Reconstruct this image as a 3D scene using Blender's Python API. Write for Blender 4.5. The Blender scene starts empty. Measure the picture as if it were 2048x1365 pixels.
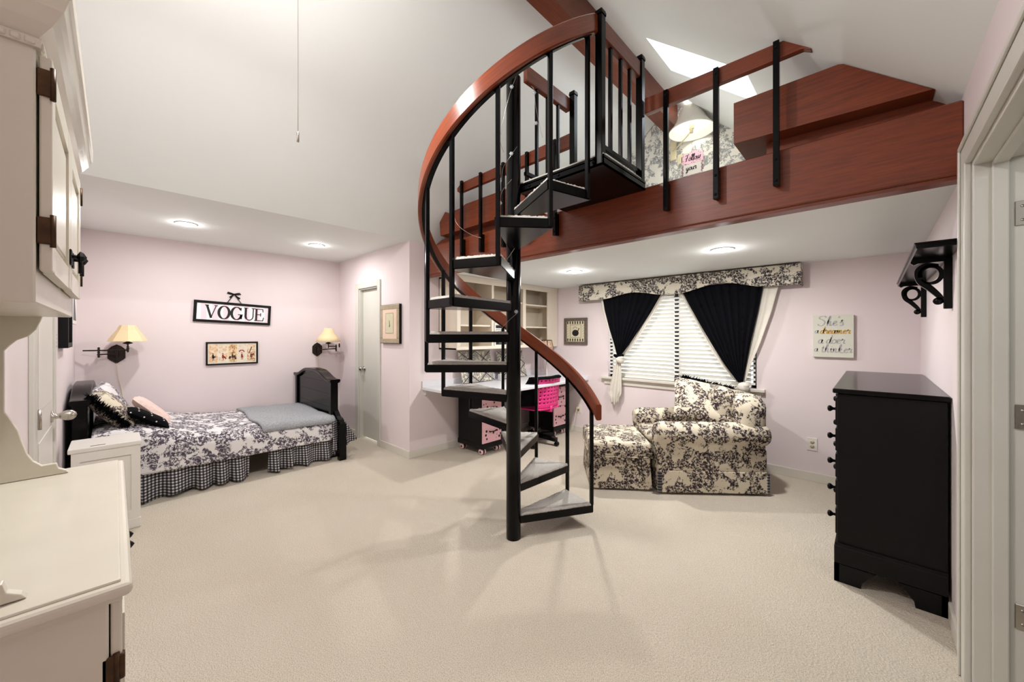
import bpy, bmesh, math, random
from mathutils import Vector, Matrix, noise as mnoise
random.seed(7)
PI=math.pi
# ---------------------------------------------------------------- camera, world, light
TH=math.radians(43.671); H=1.38
sc=bpy.context.scene
cam_d=bpy.data.cameras.new('camera'); cam=bpy.data.objects.new('camera',cam_d)
sc.collection.objects.link(cam); sc.camera=cam
cam.location=(0,0,H); cam.rotation_euler=(PI/2,0,TH)
cam_d.sensor_width=36; cam_d.lens=758.19/2048*36; cam_d.shift_y=-13.1/2048
cam_d.clip_start=0.02
sc.view_settings.view_transform='Standard'; sc.view_settings.look='None'
sc.view_settings.gamma=1.0; sc.view_settings.exposure=0.04
try: sc.view_settings.use_curve_mapping=False
except Exception: pass
w=bpy.data.worlds.new('world'); sc.world=w; w.use_nodes=True
bg=w.node_tree.nodes['Background']; bg.inputs[0].default_value=(0.93,0.97,1.0,1); bg.inputs[1].default_value=4.5
# light levels (lights are built below; the loft floor and hall ones are added fill)
E_CAN_NOOK=13.5; E_CAN_LOFT=25; E_FAN=52; E_LOFT=2.5; E_LOFT_FILL=15; E_HALL=10
# ---------------------------------------------------------------- room dimensions
XR=.2733; YB=4.5316; XC=-3.7338; YC=2.2604; XB=-5.6323
ZN=2.428; ZL=2.059; YBM=2.4507; ZBT=2.365; ZR=2.392; YL=-.269
XRG=-1.73; ZRG=4.115; SR=(ZRG-ZR)/(XR-XRG); SL=(ZRG-ZN)/(XRG-XC)
PX,PY=-1.7698,1.8686
def zs(x): return ZR+SR*(XR-x) if x>XRG else ZN+SL*(x-XC)
col=sc.collection
# ---------------------------------------------------------------- helpers
def lin(c):
    c=c/255
    return c/12.92 if c<=.04045 else ((c+.055)/1.055)**2.4
def rgb(r,g,b): return (lin(r),lin(g),lin(b),1)
def newmat(name):
    m=bpy.data.materials.new(name); m.use_nodes=True
    nt=m.node_tree; return m,nt,nt.nodes['Principled BSDF']
def N(nt,t,**k):
    n=nt.nodes.new(t)
    for a,b in k.items(): setattr(n,a,b)
    return n
def mapping(nt,scale=(1,1,1)):
    tc=N(nt,'ShaderNodeTexCoord'); mp=N(nt,'ShaderNodeMapping'); mp.inputs['Scale'].default_value=scale
    nt.links.new(tc.outputs['Object'],mp.inputs['Vector']); return mp
def noise(nt,vec,scale,detail=2,rough=.5,dist=0):
    n=N(nt,'ShaderNodeTexNoise'); n.inputs['Scale'].default_value=scale; n.inputs['Detail'].default_value=detail
    n.inputs['Roughness'].default_value=rough; n.inputs['Distortion'].default_value=dist
    nt.links.new(vec,n.inputs['Vector']); return n
def ramp(nt,fac,stops,interp='LINEAR'):
    r=N(nt,'ShaderNodeValToRGB'); r.color_ramp.interpolation=interp
    e=r.color_ramp.elements
    while len(e)<len(stops): e.new(.5)
    for i,(p,c) in enumerate(stops): e[i].position=p; e[i].color=c
    nt.links.new(fac,r.inputs[0]); return r
def bump(nt,b,h,strength,dist=.01):
    n=N(nt,'ShaderNodeBump'); n.inputs['Strength'].default_value=strength; n.inputs['Distance'].default_value=dist
    nt.links.new(h,n.inputs['Height']); nt.links.new(n.outputs[0],b.inputs['Normal'])
def mix(nt,fac,a,b):
    n=N(nt,'ShaderNodeMix',data_type='RGBA')
    if hasattr(fac,'type') and not isinstance(fac,(int,float)): nt.links.new(fac,n.inputs['Factor'])
    else: n.inputs['Factor'].default_value=fac
    for s,v in (('A',a),('B',b)):
        i=[x for x in n.inputs if x.name==s and x.type=='RGBA'][0]
        if isinstance(v,tuple): i.default_value=v
        else: nt.links.new(v,i)
    return [o for o in n.outputs if o.type=='RGBA'][0]
def math_(nt,op,a,b=None):
    n=N(nt,'ShaderNodeMath',operation=op)
    for i,v in enumerate((a,b)):
        if v is None: continue
        if isinstance(v,(int,float)): n.inputs[i].default_value=v
        else: nt.links.new(v,n.inputs[i])
    return n.outputs[0]
def plain(name,c,rough=.6,metal=0,var=.04,vs=6,bmp=0,bs=80,spec=.5,coat=0):
    m,nt,b=newmat(name); mp=mapping(nt)
    n=noise(nt,mp.outputs[0],vs,3)
    c2=tuple(min(1,x*(1+var)) for x in c[:3])+(1,); c1=tuple(x*(1-var) for x in c[:3])+(1,)
    r=ramp(nt,n.outputs[0],[(.3,c1),(.7,c2)]); nt.links.new(r.outputs[0],b.inputs['Base Color'])
    b.inputs['Roughness'].default_value=rough; b.inputs['Metallic'].default_value=metal
    b.inputs['Specular IOR Level'].default_value=spec
    b.inputs['Coat Weight'].default_value=coat
    if bmp:
        n2=noise(nt,mp.outputs[0],bs,4); bump(nt,b,n2.outputs[0],bmp)
    return m
def emit(name,c,s):
    m,nt,b=newmat(name); b.inputs['Base Color'].default_value=c
    b.inputs['Emission Color'].default_value=c; b.inputs['Emission Strength'].default_value=s; return m
def wood(name,axis,dark,light,rough=.32,coat=.25):
    m,nt,b=newmat(name); s=[26,26,26]; s[axis]=1.6
    mp=mapping(nt,tuple(s)); n=noise(nt,mp.outputs[0],3.4,6,.7,.25)
    mp2=mapping(nt,tuple(x*.12 for x in s)); n2=noise(nt,mp2.outputs[0],1,2)
    f=math_(nt,'ADD',math_(nt,'MULTIPLY',n.outputs[0],.65),math_(nt,'MULTIPLY',n2.outputs[0],.35))
    r=ramp(nt,f,[(.30,dark),(.72,light)]); nt.links.new(r.outputs[0],b.inputs['Base Color'])
    b.inputs['Roughness'].default_value=rough; b.inputs['Coat Weight'].default_value=coat
    b.inputs['Coat Roughness'].default_value=.15
    bump(nt,b,n.outputs[0],.06,.003); return m
def wood_uv(name,dark,light):
    m,nt,b=newmat(name); uv=N(nt,'ShaderNodeUVMap'); mp=N(nt,'ShaderNodeMapping'); mp.inputs['Scale'].default_value=(2.2,34,1)
    nt.links.new(uv.outputs[0],mp.inputs['Vector']); n=noise(nt,mp.outputs[0],2.2,6,.7,.3)
    mp2=N(nt,'ShaderNodeMapping'); mp2.inputs['Scale'].default_value=(1.2,3,1); nt.links.new(uv.outputs[0],mp2.inputs['Vector']); n2=noise(nt,mp2.outputs[0],1,2)
    f=math_(nt,'ADD',math_(nt,'MULTIPLY',n.outputs[0],.6),math_(nt,'MULTIPLY',n2.outputs[0],.4))
    r=ramp(nt,f,[(.32,dark),(.70,light)]); nt.links.new(r.outputs[0],b.inputs['Base Color'])
    b.inputs['Roughness'].default_value=.28; b.inputs['Coat Weight'].default_value=.3; b.inputs['Coat Roughness'].default_value=.12
    return m
def toile(name,k,bgc,ink,mul=(1,1,1),rough=.85,dens=.5,ink2=None):
    m,nt,b=newmat(name); mp=mapping(nt,tuple(k*x for x in mul))
    a=noise(nt,mp.outputs[0],8.5,1.5,.5,.5)
    f=noise(nt,mp.outputs[0],44,6,.78,.5)
    lift=math_(nt,'MINIMUM',math_(nt,'MULTIPLY',math_(nt,'SUBTRACT',a.outputs[0],dens),1.5),.035)
    s=math_(nt,'ADD',f.outputs[0],lift)
    xr=ramp(nt,s,[(.500,(0,0,0,1)),(.525,(1,1,1,1))]); x=xr.outputs[0]
    ic=ramp(nt,f.outputs[0],[(.56,ink2 or ink),(.66,ink)])
    nt.links.new(mix(nt,x,bgc,ic.outputs[0]),b.inputs['Base Color'])
    b.inputs['Roughness'].default_value=rough; b.inputs['Specular IOR Level'].default_value=.2
    h=noise(nt,mp.outputs[0],9,3); bump(nt,b,h.outputs[0],.15,.02)
    return m
def gingham(name,ax,ay,k):
    m,nt,b=newmat(name); tc=N(nt,'ShaderNodeTexCoord'); sp=N(nt,'ShaderNodeSeparateXYZ')
    nt.links.new(tc.outputs['Object'],sp.inputs[0])
    a=math_(nt,'GREATER_THAN',math_(nt,'FRACT',math_(nt,'MULTIPLY',sp.outputs[ax],k)),.5)
    c=math_(nt,'GREATER_THAN',math_(nt,'FRACT',math_(nt,'MULTIPLY',sp.outputs[ay],k)),.5)
    s=math_(nt,'MULTIPLY',math_(nt,'ADD',a,c),.5)
    r=ramp(nt,s,[(0,rgb(205,200,200)),(.4,rgb(84,82,86)),(.8,rgb(16,16,20))],'CONSTANT')
    nt.links.new(r.outputs[0],b.inputs['Base Color']); b.inputs['Roughness'].default_value=.9
    return m
def dots(name,bgc,dot,k,r,ax0=None,rnd=.55):
    m,nt,b=newmat(name); s=[k,k,k]
    if ax0 is not None: s[ax0]=0
    mp=mapping(nt,tuple(s)); v=N(nt,'ShaderNodeTexVoronoi'); v.inputs['Scale'].default_value=1
    v.inputs['Randomness'].default_value=rnd
    nt.links.new(mp.outputs[0],v.inputs['Vector'])
    q=ramp(nt,v.outputs['Distance'],[(r,dot),(r+.03,bgc)]); nt.links.new(q.outputs[0],b.inputs['Base Color'])
    b.inputs['Roughness'].default_value=.5; return m
# ---------------------------------------------------------------- mesh builder
ROOTM={}
class MB:
    def __init__(s): s.bm=bmesh.new(); s.mi=0; s.mats=[]
    def use(s,m):
        if m not in s.mats: s.mats.append(m)
        s.mi=s.mats.index(m); return s
    def _set(s,fs,smooth=False):
        for f in fs: f.material_index=s.mi; f.smooth=smooth
    def box(s,x0,x1,y0,y1,z0,z1,M=None):
        vs=[s.bm.verts.new((x,y,z)) for x in(x0,x1) for y in(y0,y1) for z in(z0,z1)]
        if M: 
            for v in vs: v.co=M@v.co
        fs=[s.bm.faces.new([vs[i] for i in q]) for q in((0,1,3,2),(4,6,7,5),(0,4,5,1),(2,3,7,6),(0,2,6,4),(1,5,7,3))]
        s._set(fs); return s
    def rbox(s,x0,x1,y0,y1,z0,z1,r,seg=3,M=None,sm=True):
        t=bmesh.new(); bmesh.ops.create_cube(t,size=1)
        for v in t.verts: v.co=Vector(((x0+x1)/2+v.co.x*(x1-x0),(y0+y1)/2+v.co.y*(y1-y0),(z0+z1)/2+v.co.z*(z1-z0)))
        r=min(r,.49*min(x1-x0,y1-y0,z1-z0))
        bmesh.ops.bevel(t,geom=list(t.edges),offset=r,segments=seg,affect='EDGES',profile=.5)
        return s.merge(t,M,sm)
    def merge(s,t,M=None,sm=True):
        mp={}
        for v in t.verts: mp[v]=s.bm.verts.new(M@v.co if M else v.co)
        fs=[s.bm.faces.new([mp[v] for v in f.verts]) for f in t.faces]
        s._set(fs,sm); t.free(); return s
    def tube(s,pts,r,n=8,sm=True,cap=True,sq=False):
        pts=[Vector(p) for p in pts]; rings=[]
        rr=r if isinstance(r,(list,tuple)) else [r]*len(pts)
        up=None
        for i,p in enumerate(pts):
            t=(pts[min(i+1,len(pts)-1)]-pts[max(i-1,0)]).normalized()
            if up is None:
                up=Vector((0,0,1)) if abs(t.z)<.9 else Vector((1,0,0))
            a=t.cross(up).normalized(); bb=a.cross(t).normalized(); up=bb
            off=PI/4 if sq else 0
            rings.append([s.bm.verts.new(p+rr[i]*(math.cos(off+2*PI*k/n)*a+math.sin(off+2*PI*k/n)*bb)) for k in range(n)])
        fs=[]
        for i in range(len(rings)-1):
            for k in range(n):
                fs.append(s.bm.faces.new((rings[i][k],rings[i][(k+1)%n],rings[i+1][(k+1)%n],rings[i+1][k])))
        if cap: 
            fs.append(s.bm.faces.new(rings[0][::-1])); fs.append(s.bm.faces.new(rings[-1]))
        s._set(fs,sm); return s
    def cyl(s,p,q,r,n=16,r2=None): return s.tube([p,q],[r,r if r2 is None else r2],n)
    def lathe(s,c,prof,n=24,axis='z',sm=True,M=None):
        rings=[]
        for (r,h) in prof:
            ring=[]
            for k in range(n):
                a=2*PI*k/n; x,y=r*math.cos(a),r*math.sin(a)
                v={'z':(x,y,h),'y':(x,h,y),'x':(h,x,y)}[axis]; v=Vector(v)
                if M: v=M@v
                ring.append(s.bm.verts.new(Vector(c)+v))
            rings.append(ring)
        fs=[]
        for i in range(len(rings)-1):
            for k in range(n): fs.append(s.bm.faces.new((rings[i][k],rings[i][(k+1)%n],rings[i+1][(k+1)%n],rings[i+1][k])))
        if prof[0][0]>1e-5: fs.append(s.bm.faces.new(rings[0][::-1]))
        if prof[-1][0]>1e-5: fs.append(s.bm.faces.new(rings[-1]))
        s._set(fs,sm); return s
    def prism(s,poly,vec,sm=False):
        """poly: 3D points of one face; extruded by vec"""
        vec=Vector(vec); a=[s.bm.verts.new(Vector(p)) for p in poly]; b=[s.bm.verts.new(Vector(p)+vec) for p in poly]
        fs=[s.bm.faces.new(a[::-1]),s.bm.faces.new(b)]; n=len(a)
        side=[s.bm.faces.new((a[i],a[(i+1)%n],b[(i+1)%n],b[i])) for i in range(n)]
        s._set(fs); s._set(side,sm); return s
    def grid(s,f,nu,nv,sm=True,thick=None):
        """f(u,v)->point, u,v in 0..1"""
        G=[[s.bm.verts.new(Vector(f(i/nu,j/nv))) for j in range(nv+1)] for i in range(nu+1)]
        fs=[s.bm.faces.new((G[i][j],G[i+1][j],G[i+1][j+1],G[i][j+1])) for i in range(nu) for j in range(nv)]
        s._set(fs,sm); return s
    def ball(s,c,rx,ry=None,rz=None,n=16,M=None):
        ry=ry or rx; rz=rz or rx; t=bmesh.new(); bmesh.ops.create_uvsphere(t,u_segments=n,v_segments=max(6,n//2),radius=1)
        for v in t.verts: v.co=Vector((v.co.x*rx,v.co.y*ry,v.co.z*rz))
        for v in t.verts:
            if M: v.co=M@v.co
            v.co+=Vector(c)
        return s.merge(t)
    def build(s,name,mat=None,parent=None,local=False,bevel=0,sub=0,solid=0):
        bmesh.ops.remove_doubles(s.bm,verts=s.bm.verts,dist=1e-6) if False else None
        bmesh.ops.recalc_face_normals(s.bm,faces=s.bm.faces)
        me=bpy.data.meshes.new(name); 
        root=parent
        while root is not None and root.parent is not None: root=root.parent
        if root is not None and not local:
            Mi=ROOTM.get(root.name,Matrix()).inverted()
            s.bm.transform(Mi)
        s.bm.to_mesh(me); s.bm.free()
        o=bpy.data.objects.new(name,me); col.objects.link(o)
        for m in (s.mats or ([mat] if mat else [])): me.materials.append(m)
        if parent: o.parent=parent
        if solid:
            md=o.modifiers.new('solid','SOLIDIFY'); md.thickness=solid; md.offset=0
        if bevel:
            md=o.modifiers.new('bevel','BEVEL'); md.width=bevel; md.segments=2; md.limit_method='ANGLE'
        if sub:
            md=o.modifiers.new('sub','SUBSURF'); md.levels=sub; md.render_levels=sub
        return o
def tag(o,label=None,cat=None,group=None,kind=None):
    if label: o['label']=label
    if cat: o['category']=cat
    if group: o['group']=group
    if kind: o['kind']=kind
    return o
def thing(name,label,cat,loc=(0,0,0),rz=0,group=None):
    o=bpy.data.objects.new(name,None); col.objects.link(o); o.location=loc; o.rotation_euler=(0,0,rz)
    o.empty_display_size=.1
    ROOTM[o.name]=Matrix.Translation(loc)@Matrix.Rotation(rz,4,'Z')
    return tag(o,label,cat,group)
def struct(name,mb,mat=None,parent=None,**k):
    o=mb.build(name,mat,parent,**k)
    if parent is None: o['kind']='structure'
    return o
def copy_tree(o,parent=None):
    c=o.copy(); col.objects.link(c)
    if parent: c.parent=parent
    for ch in list(o.children): copy_tree(ch,c)
    return c
def smoothpath(pts,n=6):
    """Catmull-Rom through points"""
    P=[Vector(p) for p in pts]; out=[]
    for i in range(len(P)-1):
        p0=P[max(i-1,0)];p1=P[i];p2=P[i+1];p3=P[min(i+2,len(P)-1)]
        for k in range(n):
            t=k/n
            out.append(.5*((2*p1)+(-p0+p2)*t+(2*p0-5*p1+4*p2-p3)*t*t+(-p0+3*p1-3*p2+p3)*t**3))
    out.append(P[-1]); return out
def ribbon(mb,pts,O,U,V,Nn,wf,th=.0015):
    """2-D stroke pts (u,v) laid on plane O+u*U+v*V with width function wf(dx,dy,t)"""
    n=len(pts); L=[];R=[]
    for i,(x,y) in enumerate(pts):
        a=pts[max(i-1,0)];b=pts[min(i+1,n-1)]; dx,dy=b[0]-a[0],b[1]-a[1]; l=math.hypot(dx,dy) or 1
        dx/=l;dy/=l; wd=wf(dx,dy,i/(n-1))/2
        L.append((x-dy*wd,y+dx*wd));R.append((x+dy*wd,y-dx*wd))
    to=lambda p,h: O+p[0]*U+p[1]*V+Nn*h
    a=[mb.bm.verts.new(to(p,th)) for p in L]; b=[mb.bm.verts.new(to(p,th)) for p in R]
    c=[mb.bm.verts.new(to(p,0)) for p in L]; d=[mb.bm.verts.new(to(p,0)) for p in R]
    fs=[]
    for i in range(n-1):
        fs.append(mb.bm.faces.new((a[i],b[i],b[i+1],a[i+1])))
        fs.append(mb.bm.faces.new((a[i],a[i+1],c[i+1],c[i])))
        fs.append(mb.bm.faces.new((b[i+1],b[i],d[i],d[i+1])))
    mb._set(fs)
def sp2(pts,n=5): return [(p.x,p.y) for p in smoothpath([(x,y,0) for x,y in pts],n)]
GL={ # script letters, x-height 1: (advance, strokes)
'a':(1.0,[[(.72,.8),(.45,.98),(.12,.65),(.1,.25),(.35,.02),(.65,.3),(.74,.95)],[(.74,.95),(.7,.3),(.82,.02),(1.05,.2)]]),
'd':(1.0,[[(.7,.8),(.42,.98),(.1,.6),(.12,.2),(.38,.02),(.65,.3),(.85,1.2),(.9,1.9),(.8,1.95)],[(.8,1.5),(.7,.4),(.85,.02),(1.05,.2)]]),
'o':(.9,[[(.45,.98),(.12,.65),(.12,.25),(.42,.02),(.75,.3),(.75,.75),(.45,.98)],[(.7,.9),(1,.85)]]),
'e':(.8,[[(.1,.4),(.45,.55),(.62,.8),(.42,1),(.12,.7),(.12,.25),(.4,.02),(.85,.25)]]),
'r':(.75,[[(0,.6),(.2,1.1),(.25,.85),(.6,.9),(.5,.4),(.55,.05),(.85,.2)]]),
'm':(1.5,[[(0,.7),(.15,.98),(.2,.5),(.15,.02)],[(.17,.4),(.45,.98),(.6,.8),(.55,.02)],[(.57,.4),(.9,.98),(1.05,.8),(1.0,.2),(1.15,.02),(1.4,.2)]]),
'n':(1.1,[[(0,.7),(.15,.98),(.2,.5),(.15,.02)],[(.17,.4),(.5,.98),(.66,.8),(.6,.2),(.75,.02),(1.0,.2)]]),
'u':(1.0,[[(.05,.95),(.1,.3),(.3,.02),(.6,.35),(.68,.95)],[(.68,.95),(.66,.25),(.8,.02),(1.0,.2)]]),
'h':(1.05,[[(.1,.7),(.45,1.6),(.4,2.0),(.22,1.7),(.15,.8),(.12,0)],[(.14,.4),(.45,.98),(.62,.8),(.58,.2),(.72,.02),(.98,.2)]]),
'k':(1.1,[[(.1,.7),(.45,1.6),(.4,2.0),(.22,1.7),(.15,.8),(.12,0)],[(.14,.4),(.5,1.0),(.62,.75),(.3,.5),(.5,.15),(.8,-.1),(1.1,.1)]]),
'i':(.5,[[(.05,.6),(.2,.98),(.18,.3),(.3,.02),(.5,.2)],[(.24,1.35),(.26,1.45)]]),
't':(.7,[[(.3,1.6),(.22,.5),(.35,.02),(.65,.2)],[(.02,1.1),(.55,1.15)]]),
's':(.8,[[(.1,.5),(.4,1.2),(.42,.8),(.65,.35),(.45,0),(.15,.15)]]),
'l':(.55,[[(.05,.4),(.42,1.5),(.35,2.0),(.18,1.5),(.18,.3),(.32,.02),(.55,.2)]]),
'w':(1.3,[[(.05,.95),(.1,.25),(.3,.02),(.55,.3),(.6,.95),(.65,.25),(.85,.02),(1.1,.4),(1.12,1),(1.3,.9)]]),
'y':(1.0,[[(.05,.95),(.1,.35),(.3,.1),(.6,.4),(.68,.95),(.6,-.3),(.35,-.8),(.15,-.5),(.6,-.05),(1,.2)]]),
"'":(.35,[[(.15,2.0),(.1,1.6)]]),
' ':(.5,[]),
'S':(1.7,[[(1.35,1.75),(1.3,1.95),(.9,2.1),(.3,1.9),(.25,1.55),(.9,1.25),(1.3,.85),(1.2,.3),(.7,.02),(.25,.15),(.2,.4)]]),
'F':(1.4,[[(.2,1.7),(.4,2.0),(.9,1.9),(1.4,2.05)],[(.85,1.9),(.7,1.0),(.5,.2),(.2,.05)],[(.35,1.0),(1.1,1.1)]]),
}
def script(mb,text,O,U,V,Nn,size,wmax=.2,wmin=.07,x0=0,y0=0,shear=.15,sx=1):
    x=x0
    for ch in text:
        adv,st=GL[ch]
        for s in st:
            pts=[((x+(px+shear*py)*size*sx),y0+py*size) for px,py in (sp2(s) if len(s)>2 else s)]
            ribbon(mb,pts,O,U,V,Nn,lambda dx,dy,t:size*(wmin+(wmax-wmin)*abs(dy)))
        x+=adv*size*sx
    return x
def textw(text,size,sx=1): return sum(GL[c][0] for c in text)*size*sx
# ---------------------------------------------------------------- materials
W_PINK=plain('pink_wall_paint',rgb(228,215,216),.75,var=.012,vs=2,bmp=.03,bs=60)
W_CEIL=plain('white_ceiling_paint',rgb(236,240,238),.8,var=.012,vs=1.5)
TRIM=plain('cream_trim_paint',rgb(214,209,198),.45,var=.02)
DOORP=plain('white_door_paint',rgb(207,205,196),.4,var=.015)
WHITE=plain('white_paint',rgb(226,221,214),.4,var=.015)
HUTCH=plain('aged_white_paint',rgb(206,199,184),.32,var=.035,vs=5,bmp=.04,bs=30,coat=.15)
BLACKM=plain('black_painted_steel',rgb(4,4,5),.2,var=.2,vs=9,spec=.16)
BLACKW=plain('black_painted_wood',rgb(8,8,9),.5,var=.2,vs=5,bmp=.05,spec=.22)
BLACKG=plain('black_gloss_wood',rgb(7,7,8),.2,var=.2,vs=3,spec=.16,coat=.0)
MAHX=wood('mahogany_x',0,rgb(82,31,9),rgb(142,62,24),.4,.12); MAHY=wood('mahogany_y',1,rgb(82,36,18),rgb(134,66,40),.4,.12)
MAHR=wood_uv('mahogany_rail',rgb(86,31,9),rgb(148,65,22))
BRASS=plain('dark_brass',rgb(96,66,34),.4,.8,var=.3,vs=40)
NICKEL=plain('brushed_nickel',rgb(190,184,176),.25,1,var=.1)
BRONZE=plain('dark_bronze',rgb(52,44,42),.4,.7,var=.25,vs=30)
TOILE_C=toile('toile_chair',1.25,rgb(216,205,184),rgb(34,24,32),ink2=rgb(58,46,52),dens=.465)
TOILE_B=toile('toile_bed',1.15,rgb(224,220,220),rgb(46,38,52),ink2=rgb(84,76,88),dens=.455)
TOILE_V=toile('toile_valance',1.25,rgb(218,212,196),rgb(30,26,34),ink2=rgb(58,52,58),dens=.455)
TOILE_W=toile('toile_wallpaper',.8,rgb(236,234,224),rgb(110,112,112),ink2=rgb(160,162,160),rough=.7,dens=.48)
TOILE_M=toile('toile_small',2.4,rgb(214,208,190),rgb(70,66,74),ink2=rgb(110,106,110),dens=.44)
GING_YZ=gingham('gingham_yz',1,2,42)
GING_XZ=gingham('gingham_xz',0,2,55)
BLKCLOTH=plain('black_cloth',rgb(7,7,10),.95,var=.2,vs=14,bmp=.3,bs=120,spec=.1)
BRASS=plain('aged_brass',rgb(66,44,22),.45,.6,var=.35,vs=50)
SHEER=plain('white_sheer_cloth',rgb(224,219,208),.9,var=.04,vs=10)
GREYFUR=plain('grey_plush',rgb(158,160,164),.95,var=.2,vs=70,bmp=.7,bs=150)
GLASS,nt,b=newmat('window_glass'); b.inputs['Transmission Weight'].default_value=1; b.inputs['Roughness'].default_value=.0; b.inputs['IOR'].default_value=1.02
b.inputs['Base Color'].default_value=(1,1,1,1)
OPAL=bpy.data.materials.new('opal_skylight'); OPAL.use_nodes=True; nt=OPAL.node_tree
for n_ in list(nt.nodes): nt.nodes.remove(n_)
_t=nt.nodes.new('ShaderNodeBsdfTranslucent'); _t.inputs[0].default_value=(.95,.97,1,1); _o=nt.nodes.new('ShaderNodeOutputMaterial'); nt.links.new(_t.outputs[0],_o.inputs[0])
PINKD=dots('pink_polka_yz',rgb(236,186,196),rgb(18,14,20),19,.27,0)
PINKS=dots('pink_polka_sign',rgb(240,196,212),rgb(40,26,34),55,.24,1)
PINKC=plain('hot_pink_plastic',rgb(225,48,130),.4,var=.03)
CARPET,nt,b=newmat('cream_loop_carpet')
mp=mapping(nt); n1=noise(nt,mp.outputs[0],240,2,.6); n2=noise(nt,mp.outputs[0],1.1,3,.5); n3=noise(nt,mp.outputs[0],90,2)
r1=ramp(nt,n1.outputs[0],[(.30,rgb(160,149,135)),(.52,rgb(203,193,178)),(.75,rgb(219,211,199))])
r2=ramp(nt,n2.outputs[0],[(.35,(.93,.92,.90,1)),(.7,(1,1,1,1))])
mm=N(nt,'ShaderNodeMix',data_type='RGBA',blend_type='MULTIPLY'); mm.inputs['Factor'].default_value=1
ii=[x for x in mm.inputs if x.type=='RGBA']; nt.links.new(r1.outputs[0],ii[0]); nt.links.new(r2.outputs[0],ii[1])
nt.links.new([o for o in mm.outputs if o.type=='RGBA'][0],b.inputs['Base Color']); b.inputs['Roughness'].default_value=.95; b.inputs['Specular IOR Level'].default_value=.1
vv=N(nt,'ShaderNodeTexVoronoi'); vv.inputs['Scale'].default_value=105; nt.links.new(mp.outputs[0],vv.inputs['Vector'])
bump(nt,b,math_(nt,'ADD',vv.outputs['Distance'],math_(nt,'MULTIPLY',n3.outputs[0],.5)),.6,.006)
TREADC=plain('grey_tread_carpet',rgb(212,206,199),.95,var=.16,vs=170,bmp=.9,bs=260)
CANL=emit('can_light_glow',(1,.98,.95,1),22)
SHADEC=plain('cream_lampshade',rgb(228,208,166),.7,var=.03)
SHADEW=plain('ivory_lampshade',rgb(238,234,222),.7,var=.02)
IVORY=plain('ivory_plastic',rgb(226,216,180),.5)
SHADEC2=SHADEC
# ================================================================ ROOM SHELL
T=.1
mb=MB(); mb.box(XB-T,XR+1.6,YL-T,YB+T,-.12,0); struct('floor',mb,CARPET)
# nook ceiling + closet ceiling (flat) and the two slopes of the vault
mb=MB(); mb.box(XB-T,XC,YL-T,YB+T,ZN,ZN+T)
def slab(mb,x0,x1,y0,y1,th=.12):
    p=[(x0,y0,zs(x0)),(x1,y0,zs(x1)),(x1,y1,zs(x1)),(x0,y1,zs(x0))]
    mb.prism(p,(0,0,th))
slab(mb,XC,XRG,YL-T,YB+T)
SKX0,SKX1,SKY0,SKY1=-1.325,-.63,2.95,3.47
slab(mb,XRG,XR+T,YL-T,SKY0); slab(mb,XRG,XR+T,SKY1,YB+T); slab(mb,XRG,SKX0,SKY0,SKY1); slab(mb,SKX1,XR+T,SKY0,SKY1)
struct('ceiling',mb,W_CEIL)
mb=MB(); mb.prism([(SKX0,SKY0,zs(SKX0)+.015),(SKX1,SKY0,zs(SKX1)+.015),(SKX1,SKY1,zs(SKX1)+.015),(SKX0,SKY1,zs(SKX0)+.015)],(0,0,.006))
struct('window_2',mb,OPAL)
# loft deck: painted underside below, carpet on top
mb=MB(); mb.use(W_CEIL).box(XC,XR,YBM+.09,YB,ZL,ZL+.14); mb.use(CARPET).box(XC,XR,YBM+.09,YB,ZL+.14,ZBT-.01)
struct('ceiling_loft',mb)
# walls
mb=MB(); mb.box(XB-T,XB,YL-T,YC+T,0,ZN); struct('wall_nook',mb,W_PINK)
mb=MB(); mb.box(XB,XR+T,YL-T,YL,0,4.3); struct('wall_left',mb,W_PINK)
DX0,DX1,DZ=-4.985,-4.455,1.985
mb=MB(); mb.box(XB,DX0,YC,YC+T,0,ZN).box(DX1,XC,YC,YC+T,0,ZN).box(DX0,DX1,YC,YC+T,DZ,ZN); struct('wall_closet',mb,W_PINK)
mb=MB(); mb.box(XC-T,XC,YC+T,YB,0,ZN); struct('wall_alcove',mb,W_PINK)
WX0,WX1,WZ0,WZ1=-2.555,-.868,.825,1.86
mb=MB(); mb.box(XC-T,WX0,YB,YB+T,0,ZBT-.01).box(WX1,XR+T,YB,YB+T,0,ZBT-.01).box(WX0,WX1,YB,YB+T,0,WZ0).box(WX0,WX1,YB,YB+T,WZ1,ZBT-.01)
struct('wall_back',mb,W_PINK)
mb=MB(); mb.prism([(XC-T,YB,ZBT-.01),(XR+T,YB,ZBT-.01),(XR+T,YB,ZR),(XRG,YB,ZRG),(XC-T,YB,ZN)],(0,T,0)); struct('wall_gable',mb,TOILE_W)
RY0,RY1,RZ=1.30,2.285,2.045
mb=MB(); mb.box(XR,XR+T,YL,RY0,0,ZR+.01).box(XR,XR+T,RY1,YB,0,ZR+.01).box(XR,XR+T,RY0,RY1,RZ,ZR+.01); struct('wall_right',mb,W_PINK)
# small hall seen through the right doorway
HALL=plain('hall_wall_paint',rgb(196,198,196),.8,var=.02)
mb=MB(); mb.box(1.55,1.6,.6,3.2,0,2.4).box(XR+T,1.6,3.2,3.25,0,2.4).box(XR+T,1.6,.55,.6,0,2.4).box(XR+T,1.6,.55,3.25,2.4,2.45); struct('wall_hall',mb,HALL)
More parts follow.
